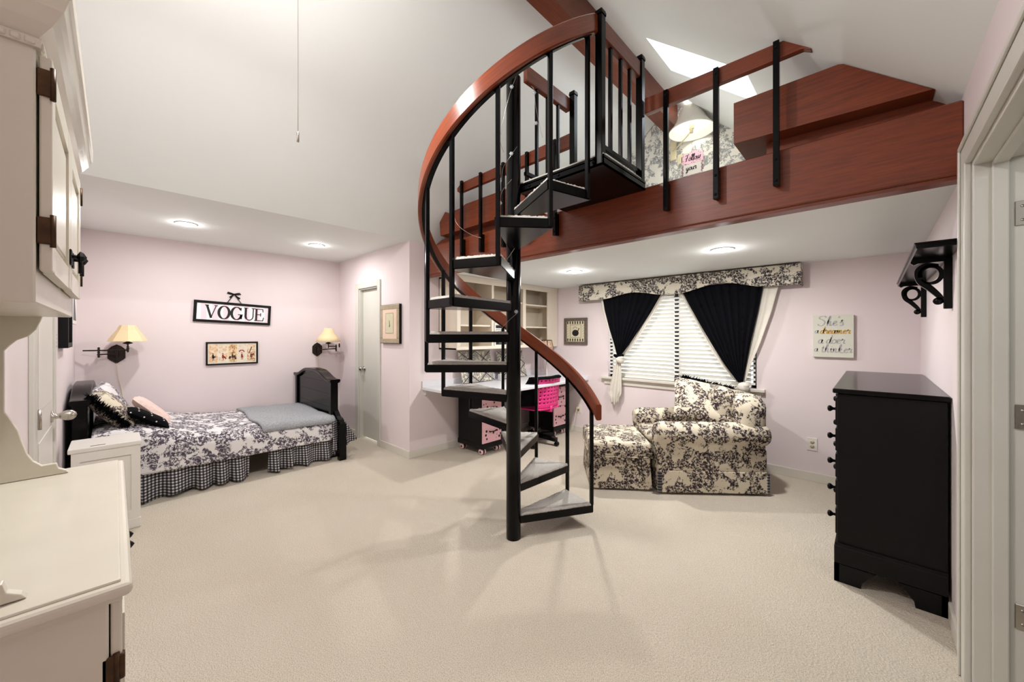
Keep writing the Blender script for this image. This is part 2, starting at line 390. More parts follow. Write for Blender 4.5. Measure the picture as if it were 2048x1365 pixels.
# baseboards
def bb(name,boxes):
    mb=MB()
    for (x0,x1,y0,y1) in boxes:
        mb.box(x0,x1,y0,y1,0,.078)
        mb.prism([(x0,y0,.078),(x1,y0,.078),(x1,y1,.078),(x0,y1,.078)],(0,0,.004))
    struct(name,mb,TRIM,bevel=.003)
bt=.013
bb('baseboard_closet',[(XB,-5.06,YC-bt,YC),(-4.385,XC+bt,YC-bt,YC)])
bb('baseboard_alcove',[(XC,XC+bt,YC,YB-bt)])
bb('baseboard_back',[(XC+bt,XR-bt,YB-bt,YB)])
bb('baseboard_right',[(XR-bt,XR,2.375,YB-bt),(XR-bt,XR,YL+bt,RY0-.09)])
bb('baseboard_nook',[(XB,XB+bt,YL,YC-bt)])
bb('baseboard_left',[(XB+bt,-3.67,YL,YL+bt),(-2.68,XR,YL,YL+bt)])
# ---- closet door
mb=MB(); cw=.075
mb.box(-5.075,DX0,YC-.018,YC,0,DZ+cw).box(DX1,-4.385,YC-.018,YC,0,DZ+cw).box(DX0,DX1,YC-.018,YC,DZ,DZ+cw)
mb.box(DX0,DX0+.015,YC,YC+T,0,DZ).box(DX1-.015,DX1,YC,YC+T,0,DZ).box(DX0+.015,DX1-.015,YC,YC+T,DZ-.015,DZ)
struct('trim_1',mb,DOORP,bevel=.004)
mb=MB(); mb.rbox(DX0+.018,DX1-.018,YC+.045,YC+.08,.02,DZ-.018,.003,1,sm=False); d=struct('door_1',mb,DOORP)
mb=MB(); kx=-4.925; kz=.925
mb.lathe((kx,YC+.045,kz),[(.0,0),(.032,0),(.032,-.008),(.012,-.012),(.011,-.035),(.026,-.045),(.03,-.058),(.024,-.07),(.0,-.074)],20,'y')
mb.build('door_knob',NICKEL,d)
# ---- left door (in the wall beside the bed)
mb=MB(); lx0,lx1,lz=-3.56,-2.83,2.02
mb.box(lx0-.09,lx0,YL,YL+.02,0,lz+.09).box(lx1,lx1+.09,YL,YL+.02,0,lz+.09).box(lx0,lx1,YL,YL+.02,lz,lz+.09)
struct('trim_2',mb,DOORP,bevel=.004)
mb=MB(); mb.box(lx0+.003,lx1-.003,YL,YL+.012,.01,lz-.003)
for (a,b_,c,d_) in ((lx0+.10,lx1-.10,.2,.85),(lx0+.10,lx1-.10,1.0,1.9)):
    mb.box(a,b_,YL+.012,YL+.016,c,d_)
d=struct('door_2',mb,WHITE,bevel=.002)
mb=MB(); kx=-3.47; kz=.90
mb.lathe((kx,YL+.012,kz),[(0,0),(.034,0),(.034,.007),(.016,.012),(.014,.03),(.018,.034),(.027,.05),(.031,.066),(.027,.084),(.015,.096),(0,.1)],20,'y')
mb.build('door_knob',NICKEL,d)
for z in (.25,.98,1.75):
    mb=MB(); mb.box(lx1-.012,lx1+.012,YL+.012,YL+.024,z-.045,z+.045); mb.cyl((lx1,YL+.026,z-.048),(lx1,YL+.026,z+.048),.006,10); mb.build('hinge',NICKEL,d)
# ---- right doorway: casing, jamb, open door beyond
mb=MB()
for (x0,x1) in ((XR-.02,XR),):
    mb.box(x0,x1,RY1,RY1+.09,0,RZ+.09).box(x0,x1,RY0-.09,RY0,0,RZ+.09).box(x0,x1,RY0,RY1,RZ,RZ+.09)
    mb.box(x0-.008,x0,RY1+.07,RY1+.09,0,RZ+.09).box(x0-.008,x0,RY0-.09,RY1+.09,RZ+.07,RZ+.09)
mb.box(XR,XR+T+.04,RY1-.018,RY1,0,RZ).box(XR,XR+T+.04,RY0,RY0+.018,0,RZ).box(XR,XR+T+.04,RY0+.018,RY1-.018,RZ-.018,RZ)
mb.box(XR+.045,XR+.085,RY1-.032,RY1-.018,0,RZ-.018).box(XR+.045,XR+.085,RY0+.018,RY1-.032,RZ-.032,RZ-.018)
struct('trim_3',mb,DOORP,bevel=.004)
mb=MB(); mb.box(XR+T+.05,XR+T+.84,RY1-.022,RY1+.016,.01,RZ-.02); d=struct('door_3',mb,DOORP,bevel=.002)
for z in (.355,1.08,1.82):
    mb=MB(); mb.rbox(XR+.098,XR+.139,RY1-.0225,RY1-.018,z-.045,z+.045,.002,1,sm=False)
    for q in (-.025,.025): mb.cyl((XR+.115,RY1-.0235,z+q),(XR+.115,RY1-.021,z+q),.005,8)
    mb.cyl((XR+.146,RY1-.026,z-.045),(XR+.146,RY1-.026,z+.045),.006,10)
    mb.build('hinge',NICKEL,d)
# ---- main window
DARKF=plain('dark_window_frame',rgb(34,32,34),.5)
mb=MB()
mb.box(WX0,WX1,YB+.055,YB+.09,WZ0,WZ0+.04).box(WX0,WX1,YB+.055,YB+.09,WZ1-.04,WZ1).box(WX0,WX0+.04,YB+.055,YB+.09,WZ0,WZ1).box(WX1-.04,WX1,YB+.055,YB+.09,WZ0,WZ1)
mb.box(-1.71,-1.63,YB+.05,YB+.09,WZ0,WZ1)
w1=struct('window_1',mb,DARKF)
mb=MB(); mb.box(WX0+.04,-1.71,YB+.07,YB+.074,WZ0+.04,WZ1-.04).box(-1.63,WX1-.04,YB+.07,YB+.074,WZ0+.04,WZ1-.04); mb.build('window_pane',GLASS,w1)
mb=MB(); mb.box(-2.645,-.79,YB-.055,YB+.05,WZ0-.03,WZ0).box(-2.61,-.825,YB-.018,YB,WZ0-.10,WZ0-.03)
mb.prism([(-2.625,YB,WZ0-.03),(-2.625,YB-.04,WZ0-.03),(-2.625,YB-.018,WZ0-.06),(-2.625,YB,WZ0-.06)],(1.815,0,0))
mb.build('window_sill',TRIM,w1,bevel=.004)

# ================================================================ BEAMS
mb=MB(); mb.rbox(XC,XR,YBM,YBM+.09,ZL-.004,ZBT,.006,1,sm=False); mb.box(XC,XR,YBM+.012,YBM+.09,ZL-.022,ZL-.004)
tag(mb.build('loft_beam',MAHX),'long reddish mahogany fascia beam across the edge of the loft','beam')
mb=MB(); mb.box(XRG-.075,XRG+.075,YL,YB,3.78,zs(XRG)+.03); mb.box(XRG-.10,XRG-.075,YL,YB,3.98,zs(XRG)+.0)
tag(mb.build('ridge_beam',MAHY),'mahogany ridge beam running under the peak of the vaulted ceiling','beam')
def boxed(name,label,poly,y0,y1,inner,yi):
    mb=MB(); mb.prism([(x,y0,z) for x,z in poly],(0,y1-y0,0)); o=tag(mb.build(name,MAHX,bevel=.004),label,'wood box')
    mb=MB(); mb.prism([(x,yi,z) for x,z in inner],(0,y1-yi,0)); mb.build('recessed_base',MAHX,o); return o
e=.004
xr_=XR-.10
boxed('loft_box','reddish wood box with slanted end at the right of the loft, under the sloped ceiling',
 [(-.59,2.49),(.19,2.46),(.195,zs(.195)-e),(-.11,zs(-.11)-e-.0),(-.13,2.725),(-.59,2.725)],2.485,2.95,
 [(-.45,ZBT),(.268,ZBT),(.268,zs(.268)-e),(.22,2.44),(.19,2.46),(-.45,2.49)],2.60)
boxed('loft_box','reddish wood box with slanted end at the left of the loft, behind the spiral stair',
 [(-2.15,2.47),(-3.47,2.47),(-3.485,zs(-3.49)-.01),(-3.38,zs(-3.38)-.008),(-3.362,2.69),(-3.11,2.70),(-3.04,2.722),(-2.15,2.722)],2.485,2.95,
 [(-2.28,ZBT),(-3.72,ZBT),(-3.72,2.43),(-3.6,2.47),(-2.28,2.47)],2.60)

# ================================================================ SPIRAL STAIR
st=thing('spiral_staircase','black steel spiral staircase with carpeted treads and mahogany handrail','staircase',(PX,PY,0))
mb=MB(); mb.cyl((PX,PY,0),(PX,PY,3.12),.049,32); mb.cyl((PX,PY,3.12),(PX,PY,3.13),.049,32,.03)
mb.build('pole',BLACKM,st)
ST=27.246; RISE=.2054; Z1=2.212; RO=.592
def pol(r,a,z): a=math.radians(a); return (PX+r*math.cos(a),PY+r*math.sin(a),z)
for k in range(11):
    a0=-ST*k+1.2; a1=-ST*(k+1)-1.2; z=Z1-RISE*k
    mb=MB(); q=.046
    ins=lambda r,a,da:(r,a+da)
    outer=[pol(.046,a0+18,0),pol(RO,a0,0),pol(RO,a1,0),pol(.046,a1-18,0)]
    zz=lambda L,h:[(p[0],p[1],h) for p in L]
    mb.prism(zz(outer,z-.062),(0,0,.012)) # bottom pan
    # angle-iron sides
    def bar(p,q_,h0,h1,t=.006):
        p=Vector(p);q_=Vector(q_);d=(q_-p).normalized();n=Vector((-d.y,d.x,0))*t
        mb.prism([(p.x-n.x,p.y-n.y,h0),(q_.x-n.x,q_.y-n.y,h0),(q_.x+n.x,q_.y+n.y,h0),(p.x+n.x,p.y+n.y,h0)],(0,0,h1-h0))
    for i in range(3): bar(outer[i],outer[i+1],z-.058,z-.010)
    t=mb.build('tread',BLACKM,st)
    mb=MB(); f=.986
    c=[((p[0]-PX)*f+PX,(p[1]-PY)*f+PY) for p in outer]
    cx=sum(p[0] for p in c)/4; cy=sum(p[1] for p in c)/4
    # ragged carpet edge: subdivided outline with small jitter
    ring=[]
    rnd=random.Random(k)
    for i in range(4):
        a=c[i];b_=c[(i+1)%4]; n=40 if i!=3 else 4
        for j in range(n):
            u=j/n; ring.append((a[0]+(b_[0]-a[0])*u+rnd.uniform(-.003,.003),a[1]+(b_[1]-a[1])*u+rnd.uniform(-.003,.003)))
    mb.prism([(x,y,z-.040) for x,y in ring],(0,0,.034))
    n=len(ring)
    top=[(cx+(x-cx)*.975,cy+(y-cy)*.975,z+rnd.uniform(.004,.010)) for x,y in ring]
    vb=[mb.bm.verts.new((x,y,z-.006)) for x,y in ring]; vt=[mb.bm.verts.new(p) for p in top]
    fs=[mb.bm.faces.new((vb[i],vb[(i+1)%n],vt[(i+1)%n],vt[i])) for i in range(n)]
    cv=mb.bm.verts.new((cx,cy,z+.007)); fs+=[mb.bm.faces.new((vt[i],vt[(i+1)%n],cv)) for i in range(n)]
    mb._set(fs,True)
    mb.build('tread_carpet',TREADC,t)
# handrail board: helix
A0,A1=4,-307; HS=.00754
def rail_z(a): return 3.20+HS*a   # top of board
mb=MB(); n=120; rings=[]
for i in range(n+1):
    a=A0+(A1-A0)*i/n; zt=min(rail_z(a),3.215); h=.112
    sec=[(.588,zt-.008),(.596,zt),(.622,zt),(.63,zt-.008),(.63,zt-h+.008),(.622,zt-h),(.596,zt-h),(.588,zt-h+.008)]
    rings.append([mb.bm.verts.new(pol(r,a,z)) for r,z in sec])
uvl=mb.bm.loops.layers.uv.new('UVMap'); fs=[]
pv=[0,.012,.03,.042,.14,.15,.18,.19,.29]
for i in range(n):
    for k in range(8):
        f_=mb.bm.faces.new((rings[i][k],rings[i][(k+1)%8],rings[i+1][(k+1)%8],rings[i+1][k])); fs.append(f_)
        for lp,(ii,kk) in zip(f_.loops,((i,k),(i,k+1),(i+1,k+1),(i+1,k))): lp[uvl].uv=(ii*3.4/n,pv[kk])
mb._set(fs,True); mb._set([mb.bm.faces.new(rings[0][::-1]),mb.bm.faces.new(rings[-1])])
hr=mb.build('handrail',MAHR,st)
md=hr.modifiers.new('es','EDGE_SPLIT'); md.split_angle=math.radians(32)
mb=MB(); rings=[]
for i in range(n+1):
    a=A0-3+(A1+6-A0+3)*i/n; zt=min(rail_z(a),3.215)-.112
    rings.append([mb.bm.verts.new(pol(r,a,z)) for r,z in ((.577,zt),(.606,zt),(.606,zt-.007),(.577,zt-.007))])
fs=[mb.bm.faces.new((rings[i][k],rings[i][(k+1)%4],rings[i+1][(k+1)%4],rings[i+1][k])) for i in range(n) for k in range(4)]
mb._set(fs); mb.build('rail_strap',BLACKM,hr)
def sqbar(mb,x,y,z0,z1,w,rot=0):
    M=Matrix.Translation((x,y,0))@Matrix.Rotation(rot,4,'Z')
    mb.rbox(-w/2,w/2,-w/2,w/2,z0,z1,.003,1,M,False)
for k in range(12):
    a=-ST*k; 
    if k==0: a=-1
    x,y,_=pol(.590,a,0)
    zb=Z1-RISE*min(k,10)-.01 if k<11 else Z1-RISE*10-.0
    mb=MB(); sqbar(mb,x,y,zb-.045 if k<11 else zb-.01,rail_z(a)-.105,.024,math.radians(a)); mb.build('baluster',BLACKM,st)
# landing
LX0,LX1,LY0,LY1=-1.755,-1.105,1.905,YBM-.002; LT=2.403
mb=MB(); 
mb.box(LX0,LX1,LY0,LY0+.008,LT-.058,LT).box(LX1-.008,LX1,LY0,LY1,LT-.058,LT).box(LX0,LX0+.008,LY0+.03,LY1,LT-.058,LT)
mb.box(LX0,LX1,LY0,LY1,LT-.058,LT-.048); mb.box(LX0,LX1,LY0,LY1,LT-.02,LT-.012)
for x in (-1.66,-1.42,-1.17): mb.lathe((x,LY0,LT-.03),[(.009,0),(.009,-.005),(.004,-.008),(0,-.008)],6,'y')
ld=mb.build('landing',BLACKM,st)
mb=MB(); mb.rbox(LX0+.01,LX1-.006,LY0+.006,LY1,LT-.012,LT+.014,.005,2); mb.build('tread_carpet',TREADC,ld)
def post(mb,x,y,z0,z1,w=.045):
    sqbar(mb,x,y,z0,z1,w); mb.rbox(x-w/2-.004,x+w/2+.004,y-w/2-.004,y+w/2+.004,z1,z1+.022,.004,1,sm=False)
    mb.prism([(x-w/2,y-w/2,z1+.022),(x+w/2,y-w/2,z1+.022),(x+w/2,y+w/2,z1+.022),(x-w/2,y+w/2,z1+.022)],(0,0,.008))
for (x,y) in ((-1.137,1.925),(-1.13,2.425),(-1.665,2.425)):
    mb=MB(); post(mb,x,y,LT-.05,3.205); mb.build('newel_post',BLACKM,st)
for (x,ys,y0,y1) in ((-1.137,(2.04,2.165,2.285),1.95,2.402),(-1.70,(2.03,2.15,2.275),1.91,2.402)):
    mb=MB(); mb.rbox(x-.02,x+.02,y0,y1,3.085,3.192,.005,1,sm=False); mb.build('landing_rail',MAHY,st)
    mb=MB(); mb.box(x-.012,x+.012,y0,y1,2.455,2.478); mb.build('bottom_bar',BLACKM,st)
    for y in ys:
        mb=MB(); sqbar(mb,x,y,2.478,3.09,.022); mb.build('baluster',BLACKM,st)
# ================================================================ LOFT RAILINGS
def railing(label,x0,x1,xs,poly):
    r=thing('loft_railing',label,'railing',((x0+x1)/2,YBM-.03,2.15))
    mb=MB(); mb.prism([(x,YBM-.0285,z) for x,z in poly],(0,.04,0)); mb.build('top_rail',MAHX,r,bevel=.004)
    for x in xs:
        mb=MB(); y=YBM-.042
        mb.prism([(x-.014,y-.013,2.165),(x+.014,y-.013,2.165),(x+.014,y-.013,2.925),(x-.014,y-.013,2.925)],(0,.0264,0))
        mb.prism([(x-.014,y-.013,2.165),(x+.014,y-.013,2.165),(x+.010,y-.006,2.150),(x-.010,y-.006,2.150)],(0,.019,0)) if False else None
        for z in (2.19,2.30,2.89): mb.lathe((x,y-.013,z),[(.008,0),(.008,-.004),(.003,-.007),(0,-.007)],6,'y')
        mb.box(x-.012,x+.012,y+.0,YBM,2.17,2.34)
        mb.build('baluster',BLACKM,r,bevel=.003)
    return r
railing('mahogany loft railing right of the landing, held by three black balusters',-1.10,-.23,(-.952,-.662,-.372),
 [(-1.10,2.842),(-.262,2.84),(-.228,2.818),(-.228,2.85),(-.33,2.925),(-1.10,2.945)])
railing('mahogany loft railing left of the landing, seen behind the spiral stair',-3.09,-1.69,(-3.0,-2.715,-2.41,-2.125,-1.83),
 [(-3.06,2.825),(-1.69,2.83),(-1.69,2.935),(-3.03,2.915),(-3.09,2.88),(-3.09,2.845)])
# ================================================================ CEILING FAN with pull chain, recessed lights
fx,fy=-1.73,.525
fan=thing('ceiling_fan','ceiling fan with a long pull chain hanging from the ridge beam','fan',(fx,fy,3.78))
mb=MB(); mb.lathe((fx,fy,0),[(.0,3.78),(.075,3.78),(.07,3.74),(.03,3.71),(.012,3.70),(.012,3.54),(.04,3.52),(.10,3.50),(.125,3.45),(.125,3.39),(.09,3.35),(.06,3.33),(0,3.33)],24)
mb.build('motor',WHITE,fan)
for i in range(5):
    a=math.radians(20+72*i); M=Matrix.Translation((fx,fy,3.40))@Matrix.Rotation(a,4,'Z')@Matrix.Rotation(math.radians(11),4,'X')
    mb=MB(); mb.rbox(.19,.66,-.065,.065,-.004,.004,.003,1,M,False); mb.box(.11,.22,-.018,.018,-.008,-.003,M); mb.build('blade',WHITE,fan)
FROST,nt,b=newmat('frosted_bowl'); b.inputs['Base Color'].default_value=(1,.98,.95,1); b.inputs['Transmission Weight'].default_value=1; b.inputs['Roughness'].default_value=.6
b.inputs['Emission Color'].default_value=(1,.96,.9,1); b.inputs['Emission Strength'].default_value=4
mb=MB(); mb.lathe((fx,fy,0),[(.10,3.33),(.115,3.30),(.10,3.25),(.05,3.215),(0,3.21)],24); mb.build('light_bowl',FROST,fan)
mb=MB(); mb.cyl((fx+.0,fy,3.24),(fx+.0,fy,2.22),.0011,6); mb.cyl((fx,fy,2.22),(fx,fy,2.18),.005,8); mb.build('pull_chain',NICKEL,fan)
ld_=bpy.data.lights.new('fan_light','AREA'); ld_.shape='DISK'; ld_.size=.20; ld_.energy=E_FAN*.74; ld_.color=(1,.985,.965)
l2=bpy.data.lights.new('fan_bowl_light','POINT'); l2.energy=E_FAN*.40; l2.shadow_soft_size=.06; l2.color=(1,.985,.965); o2=bpy.data.objects.new('fan_bowl_light',l2); o2.location=(fx,fy,3.12); col.objects.link(o2)
lo=bpy.data.objects.new('fan_light',ld_); lo.location=(fx,fy,3.15); col.objects.link(lo)
def can(x,y,z,label,E,first=[None]):
    t=thing('recessed_light',label,'ceiling light',(x,y,z),0,'recessed ceiling lights')
    mb=MB(); mb.lathe((x,y,z),[(.083,0),(.085,-.004),(.078,-.007),(.064,-.004),(.060,-.001)],32); mb.build('trim_ring',WHITE,t)
    mb=MB(); mb.lathe((x,y,z),[(0,-.024),(.025,-.022),(.045,-.014),(.055,-.004),(.060,-.001)],32); mb.build('bulb',CANL,t)
    for kind,en,dz in (('AREA',E*.93,.03),('POINT',E*.10,.05)):
        l=bpy.data.lights.new('can_light',kind); l.energy=en; l.color=(1,.985,.965)
        if kind=='AREA': l.shape='DISK'; l.size=.09
        else: l.shadow_soft_size=.03
        o=bpy.data.objects.new('can_light',l); o.location=(x,y,z-dz); col.objects.link(o)
can(-4.70,.465,ZN,'recessed light in the low ceiling above the head end of the bed',E_CAN_NOOK)
can(-4.72,1.632,ZN,'recessed light in the low ceiling above the foot of the bed',E_CAN_NOOK)
can(-.872,3.34,ZL,'recessed light under the loft, above the armchair and window',E_CAN_LOFT)
can(-2.327,3.41,ZL,'recessed light under the loft, nearest the bookcase',E_CAN_LOFT)
l=bpy.data.lights.new('hall_fill_light','POINT'); l.energy=E_HALL; l.shadow_soft_size=.1; o=bpy.data.objects.new('hall_fill_light',l); o.location=(1.0,1.2,2.2); col.objects.link(o)  # added fill light in the hall, no fitting modelled
# ================================================================ GARLAND on the stair
g=thing('snowflake_garland','thin wire garland with small snowflake ornaments wound round the stair pole','garland',(PX,PY,1.0))
segs=[[(-1.706,1.966,3.09),(-1.686,1.985,3.058),(-1.676,1.994,2.931),(-1.612,1.986,2.706)],
 [(-1.683,1.82,3.099),(-1.707,1.80,3.02),(-1.745,1.79,2.928),(-1.83,1.80,2.72),(-1.835,1.84,2.63)],
 [(-1.70,1.83,2.62),(-1.74,1.80,2.55),(-1.80,1.80,2.50),(-1.835,1.82,2.42)],
 [(-1.72,1.80,2.40),(-1.80,1.79,2.34),(-1.83,1.80,2.27)],
 [(-2.22,1.70,2.28),(-2.19,1.72,2.18),(-2.09,1.75,2.10),(-2.0,1.78,2.06)],
 [(-1.70,1.81,1.95),(-1.74,1.80,1.90),(-1.80,1.80,1.85)],
 [(-1.70,1.83,1.52),(-1.75,1.80,1.47),(-1.81,1.79,1.41),(-1.83,1.82,1.33)]]
for s in segs:
    mb=MB(); mb.tube(smoothpath(s,5),.0012,5); mb.build('wire',NICKEL,g)
SNOW=plain('silver_snowflake',rgb(206,212,220),.4,.3)
def flake(c,r=.013):
    mb=MB(); c=Vector(c); R=Vector((math.cos(TH),math.sin(TH),0)); Uz=Vector((0,0,1)); Fw=Vector((-math.sin(TH),math.cos(TH),0))
    for i in range(3):
        a=PI*i/3; d=R*math.cos(a)+Uz*math.sin(a); mb.tube([c-d*r,c+d*r],.0022,5)
        for s in (-1,1):
            for q in (-1,1):
                b2=a+q*PI/4; e2=R*math.cos(b2)+Uz*math.sin(b2); mb.tube([c+d*r*.55*s,c+d*r*.55*s+e2*r*.4*s],.0018,5)
    mb.build('snowflake',SNOW,g)
for c in [(-1.684,1.985,3.04),(-1.676,1.994,2.83),(-1.712,1.79,3.0),(-1.835,1.80,2.74),(-1.725,1.80,2.57),(-1.835,1.80,2.42),(-1.83,1.80,2.27),(-1.80,1.80,1.85),(-1.70,1.82,1.53),(-1.83,1.80,1.33)]: flake(c)
# ================================================================ BED
bed=thing('bed','black painted wooden single bed with arched headboard and footboard','bed',(-4.95,.8,0))
def arch_outline(x0,x1,zsh,zpk,n=48):
    """top edge from x0 to x1: flat shoulder, S-curve up to a flat arch"""
    w=x1-x0; pts=[]
    for i in range(n+1):
        t=i/n; q=min(t,1-t)*2
        if q<.14: z=zsh
        else:
            s=(q-.14)/.86; z=zsh+(zpk-zsh)*(.55*(1-math.cos(min(s*1.5,1)*PI))/2+.45*math.sin(s*PI/2))
        pts.append((x0+w*t,z))
    return pts
def board(name,yc,t=.05):
    x0,x1=-5.60,-4.385
    mb=MB(); o=arch_outline(x0+.05,x1-.05,.855,.945)
    mb.prism([(x,yc-.018,z-.025) for x,z in o]+[(x1-.05,yc-.018,.25),(x0+.05,yc-.018,.25)],(0,.036,0))
    for z in (.40,.55,.70,.83): mb.box(x0+.06,x1-.06,yc-.021,yc+.021,z-.0015,z+.0015)
    b_=mb.build(name,BLACKG,bed)
    for x in (x0,x1-.065):
        mb=MB(); mb.rbox(x,x+.065,yc-.04,yc+.04,.0,.86,.006,2,sm=False); mb.build('post',BLACKG,b_)
    mb=MB(); c=arch_outline(x0-.012,x1+.02,.862,.955); g=[(x,z) for x,z in c]
    poly=[(x,yc-.058,z) for x,z in g]+[(x,yc-.058,z-.03) for x,z in g[::-1]]
    n=len(g)
    prof=[(-.058,0),(-.05,.013),(.05,.013),(.058,0),(.05,-.022),(.03,-.03),(-.03,-.03),(-.05,-.022)]
    R=[[mb.bm.verts.new((x,yc+a,z+h)) for a,h in prof] for x,z in g]
    fs=[mb.bm.faces.new((R[i][k],R[i][(k+1)%8],R[i+1][(k+1)%8],R[i+1][k])) for i in range(n-1) for k in range(8)]
    mb._set(fs); mb._set([mb.bm.faces.new(R[0][::-1]),mb.bm.faces.new(R[-1])])
    mb.build('cap_moulding',BLACKG,b_)
board('headboard',-.185); board('footboard',1.705)
for x in (-4.43,-5.585):
    mb=MB(); mb.box(x,x+.03,-.14,1.66,.22,.40); mb.build('side_rail',BLACKG,bed)
# outer leg at the foot corner with curved shoulder
mb=MB(); mb.rbox(-4.275,-4.205,1.69,1.765,0,.40,.006,2,sm=False)
mb.prism([(-4.45,1.70,.30),(-4.21,1.70,.30),(-4.205,1.70,.40),(-4.25,1.70,.44),(-4.33,1.70,.47),(-4.40,1.70,.53),(-4.45,1.70,.53)],(0,.05,0))
mb.build('leg',BLACKG,bed)
mb=MB(); mb.rbox(-5.575,-4.385,-.14,1.67,.26,.44,.05,4); mb.build('mattress',WHITE,bed)
def ztop(x,y):
    e=math.exp(-((y-.02)/.42)**2)
    z=.475+.15*e-.02*max(0,(y-1.2))/.5
    z+=.012*mnoise.noise(Vector((x*3,y*3,1)))+.006*mnoise.noise(Vector((x*9,y*9,4)))
    return z
mb=MB()
def spread(u,v):
    y=-.125+v*1.79; wv=mnoise.noise(Vector((y*5,.3,0)))
    if u<.72:
        s=u/.72; x=-5.59+s*1.21; z=ztop(x,y)
        z-=.02*max(0,s-.8)/.2*(s-.8)/.2
        if s<.05: z-=.03*(1-s/.05)
        return (x,y,z)
    t=(u-.72)/.28; zt=ztop(-4.38,y)-.02; zb=.238-.016*v+.006*wv
    a=min(t*2.2,1); x=-4.38+.062*math.sin(a*PI/2)+.012*wv*t+.02*t; z=zt-(zt-zb)*(t**1.25)
    return (x,y,z)
mb.grid(spread,70,110)
mb.use(GING_XZ) if False else None
tag(mb.build('bedspread',TOILE_B,solid=.006),'black on white toile bedspread covering the single bed','bedspread')
mb=MB()
def skirtseg(y0,y1,seed,x00=-4.345,zlow=.02):
    def f(u,v):
        y=y0+(y1-y0)*u; ph=y*2*PI*6.3+seed+1.3*math.sin(y*9+seed)
        amp=.008+.042*(1-v)
        zl=zlow+.02*mnoise.noise(Vector((y*6,seed,0)))+.012*math.sin(ph*.5)
        return (x00+amp*math.sin(ph)+.03*(1-v),y+.012*math.cos(ph*1.1)*(1-v),zl+(.27-zl)*v)
    mb.grid(f,int((y1-y0)*150),8)
skirtseg(-.10,.90,0); skirtseg(1.06,1.70,2.1)
def corner(u,v):
    ph=u*2*PI*2.3; amp=.018*(1-v)
    a=Vector((-4.285,1.64,0)).lerp(Vector((-4.36,1.93,0)),u) 
    out=Vector((.9,.3,0)).normalized()
    top=Vector((-4.26,1.63,0)).lerp(Vector((-4.40,1.80,0)),u)
    p=a.lerp(top,v); p+=out*(amp*math.sin(ph)+.02*(1-v)); zl=.10+.07*u
    return (p.x,p.y,zl+(.43-zl)*v)
mb.grid(corner,24,12)
tag(mb.build('bed_skirt',GING_YZ,solid=.003),'black and white gingham ruffled bed skirt hanging to the carpet','bed skirt')
# grey blanket at the foot
mb=MB()
def blank(u,v):
    x=-5.50+1.21*u; y=.985+.70*v+.03*(1-u)*(0.5-v)+.02*math.sin(u*7)
    z=ztop(x,y)+.016+.006*mnoise.noise(Vector((x*8,y*8,9)))
    if u>.90: t=(u-.90)/.10; x=-4.40+.07*math.sin(t*PI/2)+.01; z-=.075*t*t
    return (x,y,z)
mb.grid(blank,50,34); bl=mb.build('blanket',GREYFUR,solid=.022); tag(bl,'folded grey plush blanket laid across the foot of the bed','blanket')
mb=MB(); mb.box(-4.318,-4.314,1.085,1.125,.375,.43); mb.build('care_label',WHITE,bl)
def pillow(mb,c,sx,sy,sz,M,n=18,pinch=.06):
    for s in (1,-1):
        def f(u,v):
            a,b_=u*2-1,v*2-1
            t=((1-a**4)*(1-b_**4))**.5
            k=1-pinch*(1-abs(a*b_))*(abs(a)**3+abs(b_)**3)/1
            p=Vector((a*sx*k,b_*sy*k,s*sz*t))
            return M@p+Vector(c)
        mb.grid(f,n,n)
def fringe(name,parent,edge,mat,L=.03,num=240,seed=1):
    rnd=random.Random(seed); mb=MB()
    for i in range(num):
        u=i/(num-1)*(len(edge)-1); k=min(int(u),len(edge)-2); p=Vector(edge[k]).lerp(Vector(edge[k+1]),u-k)
        d=Vector((rnd.uniform(-1,1),rnd.uniform(-1,1),rnd.uniform(-1,1))).normalized()*L*rnd.uniform(.5,1)
        q=d.cross(Vector((.3,.5,.8))).normalized()*.006
        vs=[mb.bm.verts.new(p+q),mb.bm.verts.new(p-q),mb.bm.verts.new(p+d*.6+q*.8),mb.bm.verts.new(p+d)]
        mb._set([mb.bm.faces.new((vs[0],vs[1],vs[2])),mb.bm.faces.new((vs[1],vs[3],vs[2]))])
    o=mb.build(name,mat,parent); return o
E3=lambda x,y,z: Matrix.Rotation(z,4,'Z')@Matrix.Rotation(y,4,'Y')@Matrix.Rotation(x,4,'X')
R_=math.radians
# toile pillow leaning on headboard
M=E3(R_(68),0,0)@Matrix.Identity(4)
M=E3(0,0,0)@Matrix.Rotation(R_(-52),4,'X')
mb=MB(); pillow(mb,(-4.72,-.02,.74),.27,.20,.075,M); p1=mb.build('bed_pillow',TOILE_C); tag(p1,'black and cream toile pillow leaning on the headboard','pillow')
c=Vector((-4.72,-.02,.74))
ed=[c+M@Vector(v) for v in ((.27,-.20,0),(.272,.20,0),(-.27,.20,0))]
fringe('black_fringe',p1,ed,BLKCLOTH,.055,1400,3)
ed=[c+M@Vector(v) for v in ((.27,-.20,0),(.275,.20,0))]
# second toile roll behind
mb=MB(); pillow(mb,(-4.98,-.03,.76),.25,.19,.07,Matrix.Rotation(R_(-62),4,'X')@Matrix.Rotation(R_(8),4,'Y')); tag(mb.build('bed_pillow',TOILE_B),'toile pillow standing behind the fringed pillow on the bed','pillow')
